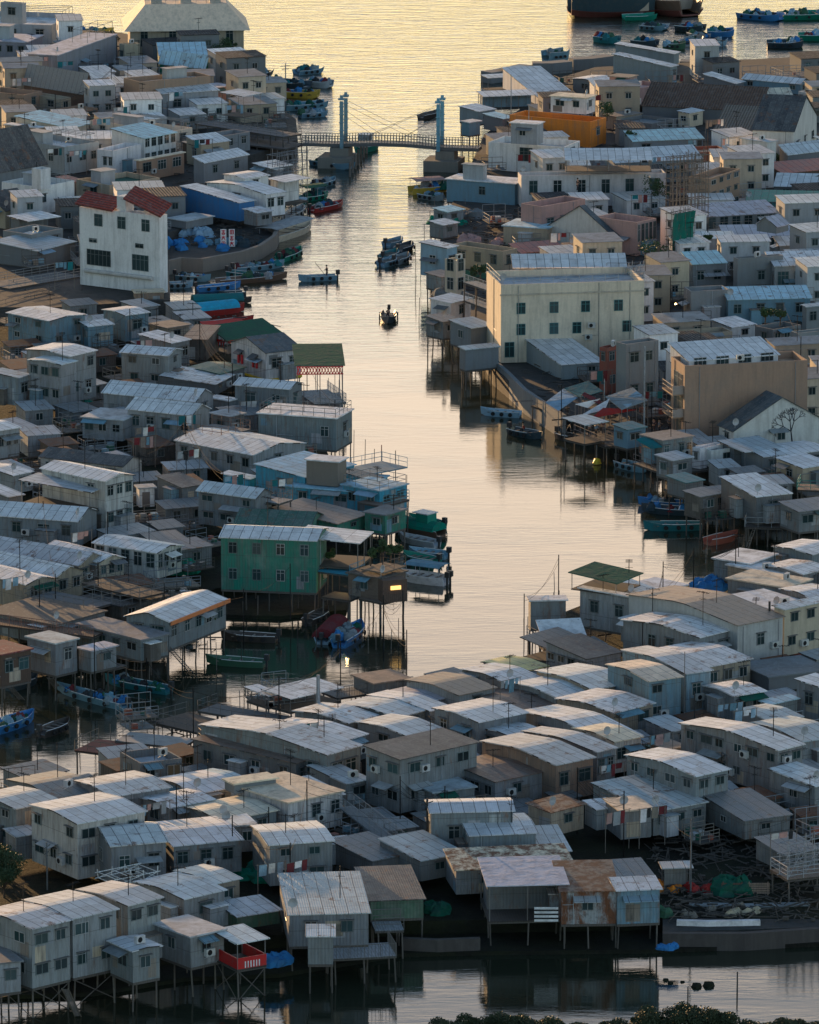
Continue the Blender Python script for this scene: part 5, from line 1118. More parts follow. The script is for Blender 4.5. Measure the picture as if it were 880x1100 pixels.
deck('creek corner pole deck in the lower village', (566, 678), (580, 690), (626, 684), 2.3, 'LR', 'dw', bars=3)
deck('black railed strip along the pale canopy at the creek mouth', (345, 742), (362, 750), (444, 738), 2.4, 'R', 'dg', pick=True)
deck('wood deck with steps beside the blue dinghy mooring', (470, 330), (478, 342), (494, 338), 2., 'RL', 'dw')
deck('balcony stair landing of the long cream house', (498, 306), (524, 332), (538, 328), 5.4, 'LR', 'lg', pick=True, rc=(.45, .45, .44))
deck('upper stair balcony of the long cream house', (498, 290), (524, 312), (538, 308), 8., 'LR', 'lg', pick=True, rc=(.45, .45, .44))
deck('rooftop terrace with black beams above the white pavilion', (650, 306), (690, 306), (704, 292), 11., 'O', 'gr')
deck('footway along the bottom right yard with white posts', (830, 925), (846, 945), (900, 938), 3.6, 'LRB', 'rs', rc=(.4, .4, .4), bars=3)
# red balcony and canopy at the bottom left
p_, a_, W_, D_, _h = fit((228, 1025), (255, 1042), (286, 1036), 0.001, 2.6)
root = thing('balcony_railing', 'bright red painted balcony boards over the bottom channel', 'railing', p_, a_)
m = MB().box(0, 0, .02, W_, .1, .95).box(0, .1, .02, .1, D_, .95).box(W_ - .1, .1, .02, W_, D_, .95); m.build('board', 'paint', root, (.5, .02, .02))
m = MB(); [m.box(.7 + k * .26, -.03, .08, .8 + k * .26, -.003, .62) for k in range(int((W_ - 1) / .26))]; m.build('baluster', 'paint', root, (.7, .7, .7))
H('pale canopy roof on posts above the red balcony', (228, 1001), (255, 1014), (286, 1008), 28, 'o', 'dg', 'lg', 0, 0, 1, '', z0=2.62, name='canopy', cat='canopy')
# footbridge between the pale roofs
a, b = gp(372, 866, 4.2), gp(458, 932, 2.9); d = b - a
root = thing('walkway', 'grey sloping footbridge with double rails between the roofs and the black house', 'walkway', a, atan2(d.y, d.x))
Ln = hypot(d.x, d.y); m = MB()
m.slab([(0, -.7, 0), (Ln, -.7, d.z), (Ln, .7, d.z), (0, .7, 0)], .15); m.build('deck', 'wood', root, C3('gr'))
m = MB()
for sy in (-.7, .7): rail_mesh(m, (0, sy, 0), (Ln, sy, d.z), 1.1, 1.2, pick=True)
m.build('railing', 'metal', root, (.3, .3, .3))
# curved white stair rail and timber ladders
def ladder(label, A, B, za, zb, w=.6, c='lw'):
    p, q = gp(*A, za), gp(*B, zb); root = thing('ladder', label, 'ladder', p, 0); d = q - p; s = Vector((-d.y, d.x, 0)).normalized() * w / 2 if hypot(d.x, d.y) > .2 else Vector((w / 2, 0, 0))
    MB().bar(s, d + s, .05).bar(-s, d - s, .05).build('side_rail', 'wood', root, C3(c))
    m = MB(); n = int(d.length / .35)
    for i in range(1, n): m.bar(d * i / n - s, d * i / n + s, .03)
    m.build('rung', 'wood', root, C3(c))
ladder('timber ladder below the dark timber shack', (24, 752), (8, 735), 0, 2.5)
ladder('pale ladder under the stilt walkway beside the dim cabin', (803, 588), (811, 566), 0, 2.2)
ladder('ladder down to the long blue sampan', (62, 740), (54, 728), 0, 2.3)
ladder('wooden steps below the white roofed house with the orange eave', (205, 722), (180, 694), .1, 3.2, .9)
ladder('steps at the foot of the narrow tower house', (476, 362), (482, 350), 0, 2.3, .9, 'lg')
ladder('leaning pair of poles like a ladder against the second front house', (84, 1092), (70, 1062), 0, 5.5, .5)
# orange edged eave
p_, a_, W_, D_, h_ = fit((135, 660), (182, 668), (240, 640), 30, ZH)
o = MB().box(-.2, -.42, h_ - .3, W_ + .2, -.3, h_ + .1).build('eave_board', 'paint', None, (.62, .2, .07), p_, a_); tag(o, 'orange fascia board along the big white roof', 'fascia board')
# restaurant details
p_, a_, W_, D_, h_ = fit((303, 377), (319, 393), (369, 393), 46, ZH)
root = thing('lattice_fascia', 'red lattice hung along the riverside terrace roof', 'lattice', p_, a_)
m = MB()
for k in range(int(W_ / .35)): m.bar((k * .35, -.35, h_ - .9), (k * .35 + .35, -.35, h_ - .05), .05).bar((k * .35 + .35, -.35, h_ - .9), (k * .35, -.35, h_ - .05), .05)
m.box(0, -.4, h_ - .12, W_, -.3, h_).box(0, -.4, h_ - 1., W_, -.3, h_ - .88)
m.build('lattice', 'paint', root, (.55, .02, .03))
p_, a_, W_, D_, h_ = fit((224, 352), (244, 366), (300, 355), 14, ZH)
root = thing('awning_valance', 'red scalloped valance of the wide dark green awning', 'valance', p_, a_)
m = MB(); n = int(D_ / .5)
for k in range(n): m.slab([(-.32, k * .5, h_ - .0), (-.32, k * .5 + .5, h_ - .0), (-.36, k * .5 + .25, h_ - .9)], .03)
m.box(-.36, 0, h_ - .25, -.28, D_, h_ + .02); m.box(0, -.36, h_ - .3, W_, -.28, h_ + .02)
m.build('valance', 'fabric', root, (.5, .02, .02))
p_, a_, W_, D_, h_ = fit((247, 366), (286, 379), (323, 374), 30, ZH)
root = thing('trim_board', 'yellow band round the foot of the black gabled restaurant', 'trim board', p_, a_)
MB().box(-.12, -.12, -.1, W_ + .1, -.02, .18).box(-.12, -.02, -.1, -.02, D_, .18).build('board', 'paint', root, (.75, .5, .03))
for k in (.3, .72):
    sh = thing('shutter_box', f'{"far" if k > .5 else "near"} red shuttered window under a small black hood on the restaurant gable', 'shutter', (p_.x, p_.y, p_.z), a_)
    MB().box(-.2, D_ * k - .55, h_ * .35, -.02, D_ * k - .25, h_ * .35 + 1.1).box(-.2, D_ * k + .25, h_ * .35, -.02, D_ * k + .55, h_ * .35 + 1.1).build('shutter', 'paint', sh, (.6, .03, .04))
    MB().slab([(-.02, D_ * k - .7, h_ * .35 + 1.7), (-.8, D_ * k - .7, h_ * .35 + 1.25), (-.8, D_ * k + .7, h_ * .35 + 1.25), (-.02, D_ * k + .7, h_ * .35 + 1.7)], .05).build('hood', 'paint', sh, (.05, .06, .07))
# red roof slopes of the white three storey house, ledge, vents
P_, a_, W_, D_, h_ = fit((83, 221), (172, 232), (180, 224), 84, LAND)
for (y0, y1, z0_, z1_, lab) in ((D_ * .56, D_ + .4, .1, .5, 'red brown low roof slope on the water tank side of the white three storey house'), (-.5, D_ * .42, .05, 1.9, 'red tiled roof slope falling towards the creek on the white three storey house')):
    root = thing('roof_slope', lab, 'roof', P_, a_)
    MB().slab([(-.5, y0, h_ + z0_), (W_ + .4, y0, h_ + z0_ + 1.3), (W_ + .4, y1, h_ + z1_ + 1.3), (-.5, y1, h_ + z1_)], .18).build('roof', 'roof_tiles', root, (.36, .06, .04))
o = MB().box(.4, D_ * .44, h_ - .6, 2.2, D_ * .55, h_ + 1.9).build('water_tank', 'paint', None, (.65, .65, .63), P_, a_); tag(o, 'white water tank between the two red roof slopes', 'water tank')
o = MB().bar((-.3, 1, 2), (-.3, D_ - 1, 2), .28, 10).build('ledge_pipe', 'wall_plaster', None, (.55, .53, .5), P_, a_); tag(o, 'thick round ledge along the front of the white three storey house', 'ledge')
# chinese characters: plain upright red strokes on white boards
def board(label, X, Y, z, w, h, chars, rz=0.):
    p = gp(X, Y, z); root = thing('sign_board', label, 'sign', p, rz)
    MB().box(0, 0, 0, w, .08, h).build('panel', 'paint', root, (.75, .74, .72))
    m = MB(); n = len(chars); ch = h / n
    for i, st in enumerate(chars):
        zc = h - ch * (i + .5)
        for (xa, za, xb, zb) in st: m.bar((w * .5 + xa * w * .32, -.03, zc + za * ch * .38), (w * .5 + xb * w * .32, -.03, zc + zb * ch * .38), .05)
    m.build('lettering', 'paint', root, (.6, .03, .05))
K1 = [(-1, .8, 1, .8), (-.8, .1, .8, .1), (0, 1, 0, -.4), (-1, -.5, 1, -.5), (-.7, -1, .7, -1), (-.6, -.5, -.6, -1), (.6, -.5, .6, -1)]
K2 = [(-1, .5, 1, .5), (0, 1, -.9, -1), (.1, .4, 1, -1), (-.5, 0, .6, 0)]
K3 = [(-.8, 1, -.8, -.9), (-.8, .9, .9, .9), (.9, .9, .9, -.9), (-.8, .1, .9, .1), (-.8, -.8, .9, -.8), (0, .9, 0, -.8)]
board('white upright sign with red characters, the one nearer the house', 237, 265, 1.3, .8, 2.4, [K1, K2, K3], .0)
board('white upright sign with red characters, the one nearer the quay tip', 246, 265, 1.3, .8, 2.4, [K3, K1, K2], .0)
board('red characters painted down the white courtyard house wall', 57.5, 216, 2.8, .5, 2.4, [K2, K1, K3], .35)
# branch mural painted on the white wall
P_, a_, W_, D_, h_ = fit((774,448), (788,463), (893,453), 24, LAND)
root = thing('mural', 'dark painted plum branches on the white wall of the dark roofed house', 'mural', P_, a_)
m = MB()
def branch(x, z, an, ln, r_, dep):
    x1, z1 = x + ln * cos(an), z + ln * sin(an); m.bar((x, -.02, z), (x1, -.02, z1), r_, 4, r_ * .7)
    if dep:
        for k in (-.6, .15, .7): branch(x1, z1, an + k + R.uniform(-.2, .2), ln * .68, r_ * .7, dep - 1)
branch(W_ * .62, .3, 1.7, 1.7, .1, 4); branch(W_ * .3, .3, 2.2, .8, .06, 2); branch(W_ * .2, .3, 1.1, .8, .06, 2)
m.build('branch', 'paint', root, (.05, .05, .06))
# sails of the restaurant
def sail(label, pts, c, name='sail_awning', cat='awning'):
    q = [gp(x, y, z) for x, y, z in pts]; o0 = q[0]; root = thing(name, label, cat, (o0.x, o0.y, 0))
    MB().slab([(p.x - o0.x, p.y - o0.y, p.z) for p in q], .05).build('cloth', 'fabric', root, C3(c))
    for p in q: MB().bar((p.x - o0.x, p.y - o0.y, 1.8), (p.x - o0.x, p.y - o0.y, p.z), .045).build('post', 'metal', root, (.2, .18, .17))
sail('turquoise cloth awning, the brighter near half by the seawall', [(586, 432, 4.6), (600, 441, 4.2), (622, 426, 4.8), (606, 417, 5.)], 'sb')
sail('turquoise flat awning behind the brighter half', [(606, 417, 5.2), (624, 427, 4.9), (648, 420, 5.2), (632, 409, 5.6)], 'tl')
sail('white pointed sail next to the turquoise awnings', [(618, 434, 4.8), (632, 438, 4.4), (645, 428, 5.4)], 'wh')
sail('larger white sail in the middle of the restaurant', [(624, 446, 4.4), (650, 440, 4.8), (655, 428, 5.6)], 'wh')
sail('red banner strip, upper one over the restaurant', [(625, 424, 5.4), (644, 434, 5.), (646, 431, 5.1), (628, 421, 5.5)], 'mr')
sail('red triangular sail over the restaurant deck', [(635, 449, 4.3), (684, 440, 4.8), (648, 438, 5.2)], 'rd')
sail('slanted glass blue panel awning right of the sails', [(666, 432, 5.4), (674, 438, 5.2), (690, 424, 6.), (684, 420, 6.2)], 'sb')
sail('dark patched awning under the glass blue panel', [(650, 426, 5.6), (668, 440, 5.), (696, 430, 5.8), (680, 416, 6.2)], 'bg')
sail('teal awning flap of the jetty cabin', [(683, 472, 5.), (700, 482, 4.4), (712, 480, 4.8), (696, 468, 5.4)], 'tl')
# ------------------------------------------------------------------ poles
def pole(label, x, y, z0, top, r=.07, c='dw', lean=0, group=None, name='pole', cat='pole', cross=False):
    p = gp(x, y, z0); h = max(.5, height_to(p, top) - z0)
    root = thing(name, label, cat, p, R.uniform(0, 3), group)
    MB().bar((0, 0, -1), (lean, lean * .3, h), r, 6, r * .8).build('shaft', 'wood', root, C3(c))
    if cross: MB().bar((-.8, 0, h - .4), (.8, 0, h - .4), .05).bar((-.6, 0, h - .9), (.6, 0, h - .9), .05).build('crossarm', 'wood', root, C3(c))
pole('tall dark utility pole beside the white stained wall', 826, 708, 2, 646, .14, 'bk', name='utility_pole')
pole('dark utility pole by the gold roofed tall house', 459, 925, 2, 858, .12, 'bk', name='utility_pole', cross=True)
pole('grey utility pole in front of the tree at the left', 51, 962, 1, 905, .08, 'dg', name='utility_pole', cross=True)
pole('pale metal chimney pipe in the middle of the roofs', 342, 770, 3, 725, .22, 'lg', name='chimney_pipe', cat='chimney')
pole('thin mast between the bluish house and the gabled house', 735, 770, 3, 700, .05, 'dg')
pole('dark pole beside the little gabled house', 746, 778, 3, 743, .07, 'bk')
pole('tall thin post in the middle of the bottom right junk yard', 742, 960, 1.5, 880, .08, 'dg')
pole('white post between the tan building and the grey concrete house', 692, 470, 2, 372, .12, 'lg')
pole('tall post rising through the red sails', 649, 470, 0, 407, .07, 'lg')
pole('pole with a round yellow buoy hanging at the restaurant', 641, 497, 0, 478, .04, 'lg')
pole('pale mast in the middle of the left bank boats', 253, 320, 0, 284, .06, 'ow')
pole('antenna like mast on the quay edge at the harbour', 307, 112, 1, 68, .1, 'gr', cross=True)
pole('lone stake standing in the bottom channel, taller one', 792, 1066, 0, 1044, .07, 'bk')
pole('shorter lone stake in the bottom channel', 739, 1070, 0, 1060, .06, 'bk')
pole('floodlight post in the yard of the far right bank', 549, 128, 2, 80, .08, 'lg')
pole('tall mast near the bridge tower on the right', 568, 172, 2, 112, .06, 'lg')
pole('rust red pole on the turquoise deck', 410, 500, 4, 478, .06, 'rd')
pole('dark mast at the tip of the turquoise deck', 425, 520, 2, 484, .06, 'bk')
G = 'bare poles standing among the stilt houses'
for (x, y, t_) in [(563,690,664),(567,694,662),(575,692,668),(596,632,615),(594,650,636),(600,650,634),(366,745,728),(377,762,738),(419,745,724),(437,738,722),(391,752,730),(170,790,770),(186,792,772),(208,800,765),(233,775,744),(258,768,742),(268,772,745),(300,785,750),(158,765,740),(98,765,738),(102,740,722),(93,738,722),(85,800,770),(119,806,778),(175,798,782),(197,800,778),(13,690,668),(45,700,668),(72,690,664),(43,680,650),(177,672,645),(106,660,620),(87,650,630),(150,650,625),(60,668,640),(116,600,558),(47,585,566),(240,682,664),(262,688,664),(301,690,668),(320,694,668),(340,696,670),(412,700,672),(404,698,668),(428,694,664),(433,690,660),(396,702,672),(420,702,676),(233,720,690),(259,716,690),(222,712,688),(277,664,640),(262,668,646),(312,655,642),(160,735,716),(148,728,708),(133,745,730),(670,915,880),(675,920,876),(694,905,872),(744,902,872),(312,976,948),(250,940,900),(289,930,888),(374,932,906),(430,900,882),(478,905,880),(690,720,680),(700,690,672),(712,660,640),(790,632,604),(745,640,622),(758,606,588),(760,596,560),(770,590,556),(700,470,452),(628,470,452),(610,470,436),(603,462,430),(540,418,398),(520,404,384),(508,404,388),(452,300,270),(447,285,262),(470,282,262),(456,262,240),(462,246,226),(468,236,214),(476,226,206),(488,226,208),(500,236,214),(446,320,296),(450,345,320),(460,352,330),(370,470,440),(380,490,462),(392,500,472),(402,510,482),(437,540,510),(433,560,535),(428,575,548),(360,430,402),(340,425,400),(352,432,406),(364,436,408),(368,425,396),(88,330,306),(70,335,314),(53,335,305),(38,338,316),(28,330,310),(15,322,300),(5,318,296)]:
    pole('bare weathered pole standing among the stilt houses', x, y, 0, t_, .045, R.choice(['dw', 'dg', 'bk', 'lw']), R.uniform(-.15, .15), G)
# scaffold with green net
def scaffold(label, L, C, Rr, h, z0, nx, nz, c='lw'):
    P, a, W, D, He = fit(L, C, Rr, h, z0); root = thing('scaffold', label, 'scaffolding', P, a)
    m = MB()
    for y in (0, D):
        for i in range(nx + 1): x = W * i / nx; m.bar((x, y, 0), (x + R.uniform(-.1, .1), y, He + R.uniform(-.3, .8)), .05)
        for k in range(nz + 1): z = He * k / nz; m.bar((-.3, y, z), (W + .3, y, z + R.uniform(-.1, .1)), .045)
        for i in range(0, nx, 2): m.bar((W * i / nx, y, 0), (W * min(nx, i + 2) / nx, y, He), .04)
    for k in range(nz + 1):
        for i in range(0, nx + 1): m.bar((W * i / nx, 0, He * k / nz), (W * i / nx, D, He * k / nz), .04)
    m.build('pole_frame', 'wood', root, C3(c)); return root, W, D, He
scaffold('tall bamboo scaffold in front of the terracotta parapet house', (716, 164), (722, 170), (762, 166), 92, 2.2, 10, 12, 'lw')
r_, W_, D_, h_ = scaffold('bamboo scaffold draped in green netting in the alley', (716, 222), (722, 230), (746, 224), 66, 2.2, 5, 8, 'lw')
m = MB(); n = 10
for i in range(n):
    for k in range(n):
        f = lambda i_, k_: (W_ * i_ / n, -.15 - .25 * sin(i_ * 1.9 + k_ * .7), h_ * k_ / n)
        m.quad(f(i, k), f(i + 1, k), f(i + 1, k + 1), f(i, k + 1))
m.build('safety_net', 'fabric', r_, (.015, .16, .12))
scaffold('open white pipe frame at the right edge above the rubble bank', (838, 898), (848, 908), (905, 890), 34, 3.6, 6, 3, 'lg')
scaffold('white pipe railing frame beside the arched roof house', (104, 932), (126, 945), (168, 935), 6, 5, 3, 1, 'wh')
scaffold('black steel beam frame above the long cream rooftop', (672, 280), (676, 288), (692, 282), 14, 10.4, 4, 2, 'lg')
scaffold('grey pipe frame thicket at the slipway front', (288, 160), (300, 168), (330, 160), 46, .5, 6, 5, 'gr')
# tarpaulins and nets
def heap(label, name, cat, x, y, z, lx, ly, hgt, c, n=7, m_='fabric', group=None, sq=.8):
    p = gp(x, y, z); root = thing(name, label, cat, p, R.uniform(-.5, .5), group)
    m = MB()
    for i in range(n): lump(m, (R.uniform(-.5, .5) * lx, R.uniform(-.5, .5) * ly, -.1), hgt * R.uniform(.6, 1.15), sq, i)
    m.build('fold', m_, root, C3(c)); return root
for x, y, lx, ly, hg, c, lab in [(190, 262, 7, 3, 1.1, 'by', 'blue tarpaulin heap at the left end of the quay yard'), (215, 266, 10, 3, .9, 'by', 'long blue tarpaulin bank along the quay wall'), (205, 252, 5, 3, 1.2, 'sb', 'light blue tarpaulin behind the quay yard'), (268, 262, 5, 3, .9, 'db', 'dark gear heap near the quay tip'), (236, 262, 6, 2, .8, 'bl', 'dull blue net heap below the signs'), (196, 222, 6, 3, 1.3, 'lw', 'tan clutter on the yard behind the blue tarpaulins'), (150, 562, 4, 3, 1., 'sb', 'blue sheet bundle by the walkways of the left village'), (82, 435, 3.6, 2, 1.2, 'gn', 'dark green water butt shaped bundle at the left'), (182, 612, 4, 3, 1.3, 'gn', 'green cloth bundle right of the glazed sun room'), (270, 940, 3.4, 3, 1.5, 'gn', 'green net bundle behind the low pale roof'), (522, 262, 5, 3, 1.3, 'pk', 'pink tarpaulin heap on the right bank'), (480, 240, 5, 3, 1.2, 'gn', 'green tarpaulin heap on the right bank'), (500, 232, 4, 3, 1.2, 'dg', 'grey net heap on the right bank'), (790, 958, 2.4, 1.2, 1.3, 'dn', 'teal peaked tarpaulin in the bottom right yard'), (700, 984, 3, 2, .8, 'gg', 'dull green sheet next to the pale corrugated shed'), (450, 978, 4, 2, .9, 'dn', 'green sheet heap below the black roof shed'), (722, 955, 3.4, 1.5, .7, 'og', 'orange life jackets heaped in the open shelter'), (750, 956, 2, 1, .6, 'rd', 'red crate heap by the white yard fence'), (768, 978, 6, 1.6, .5, 'lw', 'tan sacks on the bottom right yard, bigger heap'), (805, 978, 5, 1.6, .5, 'be', 'pale sack heap right of the tan sacks'), (715, 1018, 1.2, .8, .5, 'by', 'bright blue bag at the channel edge by the yard'), (296, 1034, 1.4, 1, .9, 'by', 'blue barrel cover by the red balcony stilts'), (860, 708, 6, 4, .9, 'rb', 'reddish brick rubble pile at the right edge'), (762, 632, 3, 2, 1.4, 'by', 'blue water tanks bundle by the creek houses'), (480, 318, 4, 3, 1.2, 'dg', 'grey sheeting heap at the foot of the pale blue house'), (505, 300, 5, 5, 1.5, 'gg', 'potted greenery heap on the stairs of the long cream house')]:
    heap(lab, 'tarpaulin' if 'tarp' in lab or 'sheet' in lab else 'gear_heap', 'tarpaulin' if 'tarp' in lab else 'heap', x, y, 2.2 if y < 340 and x > 300 or 240 > y else 1.3 if y < 280 else 1.6, lx, ly, hg, c)
# white sheet along the bottom yard, fence of pallets
o = wallrun('plastic_sheet', 'long white plastic sheet along the bottom right seawall', [(727, 989), (760, 990), (817, 989)], 1.46, 1.9, .5, 'fabric', 'wh', 'sheet')
for x in (786, 814): board_ = thing('pallet', f'{"darker" if x < 800 else "redder"} upright brown pallet in the bottom right yard', 'pallet', gp(x - 11, 962, 1.5), 0); m = MB(); [m.box(0, 0, .15 + .2 * k, 1.9, .06, .3 + .2 * k) for k in range(5)]; m.box(.1, .061, 0, .2, .12, 1.2).box(1.7, .061, 0, 1.8, .12, 1.2); m.build('slat', 'wood', board_, C3('rs' if x > 800 else 'br'))
o = wallrun('footpath_slab', 'pale concrete footpath strip through the bottom right yard', [(740, 972), (800, 974), (870, 972)], 1.46, 1.62, 1., 'wall_plaster', 'gr', 'path')
# lamps
for (x, y, z, lab) in [(373, 619, 4.4, 'lit bulb under the emerald house veranda'), (726, 327, 4.0, 'lit lamp above the alley doorway on the right bank')]:
    root = thing('lamp', lab, 'lamp', gp(x, y, z)); m = MB(); lump(m, (0, 0, 0), .13, 1.); m.build('bulb', 'lamp_glow', root); MB().bar((0, 0, .1), (0, 0, .8), .02).build('cord', 'metal', root, (.1, .1, .1))
root = thing('lit_kiosk', 'small amber lit window bay in the planted terrace', 'kiosk', gp(412, 648, 2.6), .35)
MB().box(0, 0, 0, 2.6, .1, .9).box(0, .1, 0, 2.6, 1.6, 2.3).build('wall', 'wood', root, C3('br')); MB().box(.8, -.02, 1.3, 1.9, .08, 1.7).build('lit_panel', 'lit_panel', root)
ld = bpy.data.lights.new('lamp', 'POINT'); ld.energy = 60; ld.color = (1, .6, .25); ld.shadow_soft_size = .15; lo = bpy.data.objects.new('lamp_light', ld); col.objects.link(lo); lo.location = gp(373, 620, 4.1) + Vector((0, -.4, 0))
# buoy
o = MB(); lump(o, (0, 0, 0), .5, 1.); o = o.build('buoy', 'paint', None, (.7, .5, .03), gp(641, 498, .1)); tag(o, 'round yellow buoy floating below the restaurant deck', 'buoy')
for (x, y, s) in [(748, 1060, .5), (761, 1059, .55), (715, 1053, .3), (720, 1056, .3), (733, 1055, .25)]:
    m = MB(); lump(m, (0, 0, -.1), s, .7); o = m.build('stone', 'mud', None, None, gp(x, y, 0)); tag(o, 'dark wet stone showing above the bottom channel', 'stone', 'wet stones in the bottom channel')
# ------------------------------------------------------------------ plants
def leafball(m, c, r, n, s=.16, rr=R):
    for _ in range(n):
        d = Vector((rr.gauss(0, 1), rr.gauss(0, 1), rr.gauss(0, 1))).normalized() * r * rr.uniform(.55, 1.08)
        p = Vector(c) + Vector((d.x, d.y, d.z * .8)); u = Vector((rr.gauss(0, 1), rr.gauss(0, 1), rr.gauss(0, 1))).normalized(); v = u.orthogonal().normalized(); q = s * rr.uniform(.6, 1.4)
        m.quad(p - u * q, p - v * q * .6, p + u * q, p + v * q * .6)
def tree(label, x, y, z, h, r, n=1400, c=(.05, .09, .03), name='tree', cat='tree', group=None, trunk=True):
    p = gp(x, y, z); root = thing(name, label, cat, p, 0, group)
    tm = MB(); tm.bar((0, 0, -.3), (.1, .1, h * .55), .05 * h * .35 + .05, 7, .06)
    m = MB(); k = max(4, int(r * 5))
    for i in range(k):
        an = R.uniform(0, 6.28); rd = r * R.uniform(.1, .75); cz = h * R.uniform(.45, .95); cc = (rd * cos(an), rd * sin(an), cz)
        tm.bar((.05, .05, h * .35), cc, .06, 5, .02); leafball(m, cc, r * R.uniform(.2, .55), n // k, .09 if n > 5000 else .14)
    tm.build('trunk', 'bark', root); m.build('crown', 'leaf', root, c)
tree('leafy dark green tree at the bottom left edge', 4, 975, .6, 4.6, 2.6, 5200, (.03, .06, .02))
tree('small green tree behind the leafy tree at the bottom left', -8, 945, .6, 4, 2.0, 2000, (.03, .06, .02))
for (x, y, h, r_, lab) in [(486,1117,1.37,1.94,'leftmost low bush on the near bank'), (520,1113,1.53,1.81,'second bush from the left on the near bank'), (552,1117,1.58,1.94,'rounded bush between the two lower ones on the near bank'), (588,1119,1.37,1.94,'sparse low bush at the middle of the near bank'), (625,1123,1.48,1.81,'low bush right of the middle on the near bank'), (668,1119,1.58,2.06,'bush left of the tall near bank shrub'), (705,1115,1.90,2.30,'tall shrub on the near bank, left crown'), (742,1113,2.21,2.66,'tallest shrub on the near bank'), (775,1114,2.11,1.87,'shrub sloping down right of the tallest one'), (806,1123,1.42,1.81,'low shrub with bare twigs on the near bank'), (840,1119,1.68,1.69,'pointed shrub near the right edge of the near bank'), (872,1121,1.48,1.81,'last shrub of the near bank at the picture edge'), (450,1123,1.05,1.57,'tiny bush where the near bank begins')]:
    tree(lab, x, y, .8, h, r_, 9000, (.026, .036, .013), name='bush', cat='bush', group='bushes on the near bank')
sheet('near_bank', [(380, 1118), (480, 1104), (600, 1106), (740, 1103), (900, 1106), (1100, 1110), (1100, 1300), (380, 1300)], .8, 2, 'mud')
for (x, y, z, h, r_, lab) in [(398,608,5.4,1.8,.9,'leafy potted plant left on the upper planted deck'),(409,604,5.4,2.2,1.0,'bushy potted plant in the middle of the upper planted deck'),(420,602,5.4,1.9,.9,'palm like pot plant right on the upper planted deck'),(429,600,5.4,1.6,.8,'smallest pot plant at the rail of the upper planted deck'),(355,604,4.6,1.6,.9,'trailing plant at the veranda corner of the emerald house'),(360,928,2,2.,1.5,'yellow green shrub right of the crumpled sheeting house'),(560,275,2.3,1.8,1.2,'rooftop shrub behind the black beams'),(516,300,8,1.8,1.2,'dark creeper on the stairs of the long cream house'),(106,62,2.3,4,2.0,'dark tree by the old slim boat'),(118,58,2.3,3.6,1.6,'palm like tree beside the dark tree at the harbour'),(232,70,2.3,3.4,2.4,'dark shrubbery left of the shore hall foot'),(246,62,2.3,3.,1.6,'bright tipped shrub at the shore hall foot'),(706,228,2.3,5,2.2,'dark tree in the scaffold alley'),(700,300,2.3,5,2.4,'deep green tree in the shadowed alley'),(652,128,4,2.4,1.6,'green shrub right of the orange house'),(830,180,2.3,2.4,1.5,'shrub in front of the white gable wall'),(678,150,4,1.4,1.2,'terrace plant by the stacked rooftop sheets'),(186,684,2.4,3.,2.2,'hanging green vines under the orange edged eave'),(214,678,2.4,2.8,2.0,'vine mass on the stilt stairs'),(822,346,6.,1.8,1.3,'green plants on the planted roof, left clump'),(838,348,6.,1.6,1.,'darker plants on the planted roof, right clump'),(300,232,2.,2.,1.3,'shrub by the slipway hall'),(760,262,6,1.2,.9,'rooftop plant on the stepped terraces'),(40,478,.5,1.4,1.6,'rank weeds below the corner house'),(816,548,2.4,1.8,1.,'olive green plant beside the dim cabin'),(590,672,2.3,1.6,1.2,'dark creeper on the creek corner deck')]:
    tree(lab, x, y, z, h, r_, 700, (.035, .075, .025) if 'dark' in lab else (.05, .1, .03), name='potted_plant' if 'pot' in lab or 'plant' in lab else 'shrub' if h < 3 else 'tree', cat='plant' if h < 3 else 'tree')
# grass and low growth between the stilts
g = MB()
for (x0, y0, x1, y1, n) in [(20, 465, 70, 500, 2500), (10, 930, 90, 975, 2500), (300, 985, 330, 1010, 500), (55, 940, 110, 965, 900), (430, 985, 470, 1000, 500)]:
    for _ in range(n):
        p = gp(R.uniform(x0, x1), R.uniform(y0, y1), .35); h = R.uniform(.2, .6); dx, dy = R.uniform(-.2, .2), R.uniform(-.2, .2)
        g.quad((p.x - .05, p.y, .3), (p.x + .05, p.y, .3), (p.x + dx, p.y + dy, .35 + h))
o = g.build('grass', 'leaf', None, (.05, .085, .025)); tag(o, 'rank grass in the gaps between the stilt houses', 'grass', kind='stuff')
# debris lying under and between the houses
d = MB()
def scatter(x0, y0, x1, y1, n, z, mx=2.4):
    for _ in range(n):
        p = gp(R.uniform(x0, x1), R.uniform(y0, y1), z); a = R.uniform(0, pi); l = R.uniform(.3, mx); u = Vector((cos(a), sin(a), R.uniform(-.15, .25))) * l / 2
        if R.random() < .85: d.bar(Vector((p.x, p.y, z + .25)) - u, Vector((p.x, p.y, z + .25)) + u, R.uniform(.03, .08))
        else: s = R.uniform(.1, .28); d.box(p.x - s, p.y - s * .7, z, p.x + s, p.y + s * .7, z + s * 1.2)
scatter(0, 860, 880, 995, 1900, .4); scatter(130, 780, 880, 860, 900, .4); scatter(0, 340, 300, 470, 900, .35); scatter(0, 470, 320, 600, 800, .35); scatter(0, 600, 230, 690, 500, .35); scatter(600, 660, 880, 780, 500, .4)
scatter(0, 40, 260, 230, 900, 2.3); scatter(185, 235, 285, 265, 260, 1.25, 1.6); scatter(560, 150, 880, 440, 1500, 2.3); scatter(486, 225, 560, 330, 400, 2.3); scatter(600, 400, 880, 470, 400, 2.3);  scatter(560, 90, 880, 150, 400, 2.3); scatter(700, 880, 880, 990, 700, 1.5, 3.)
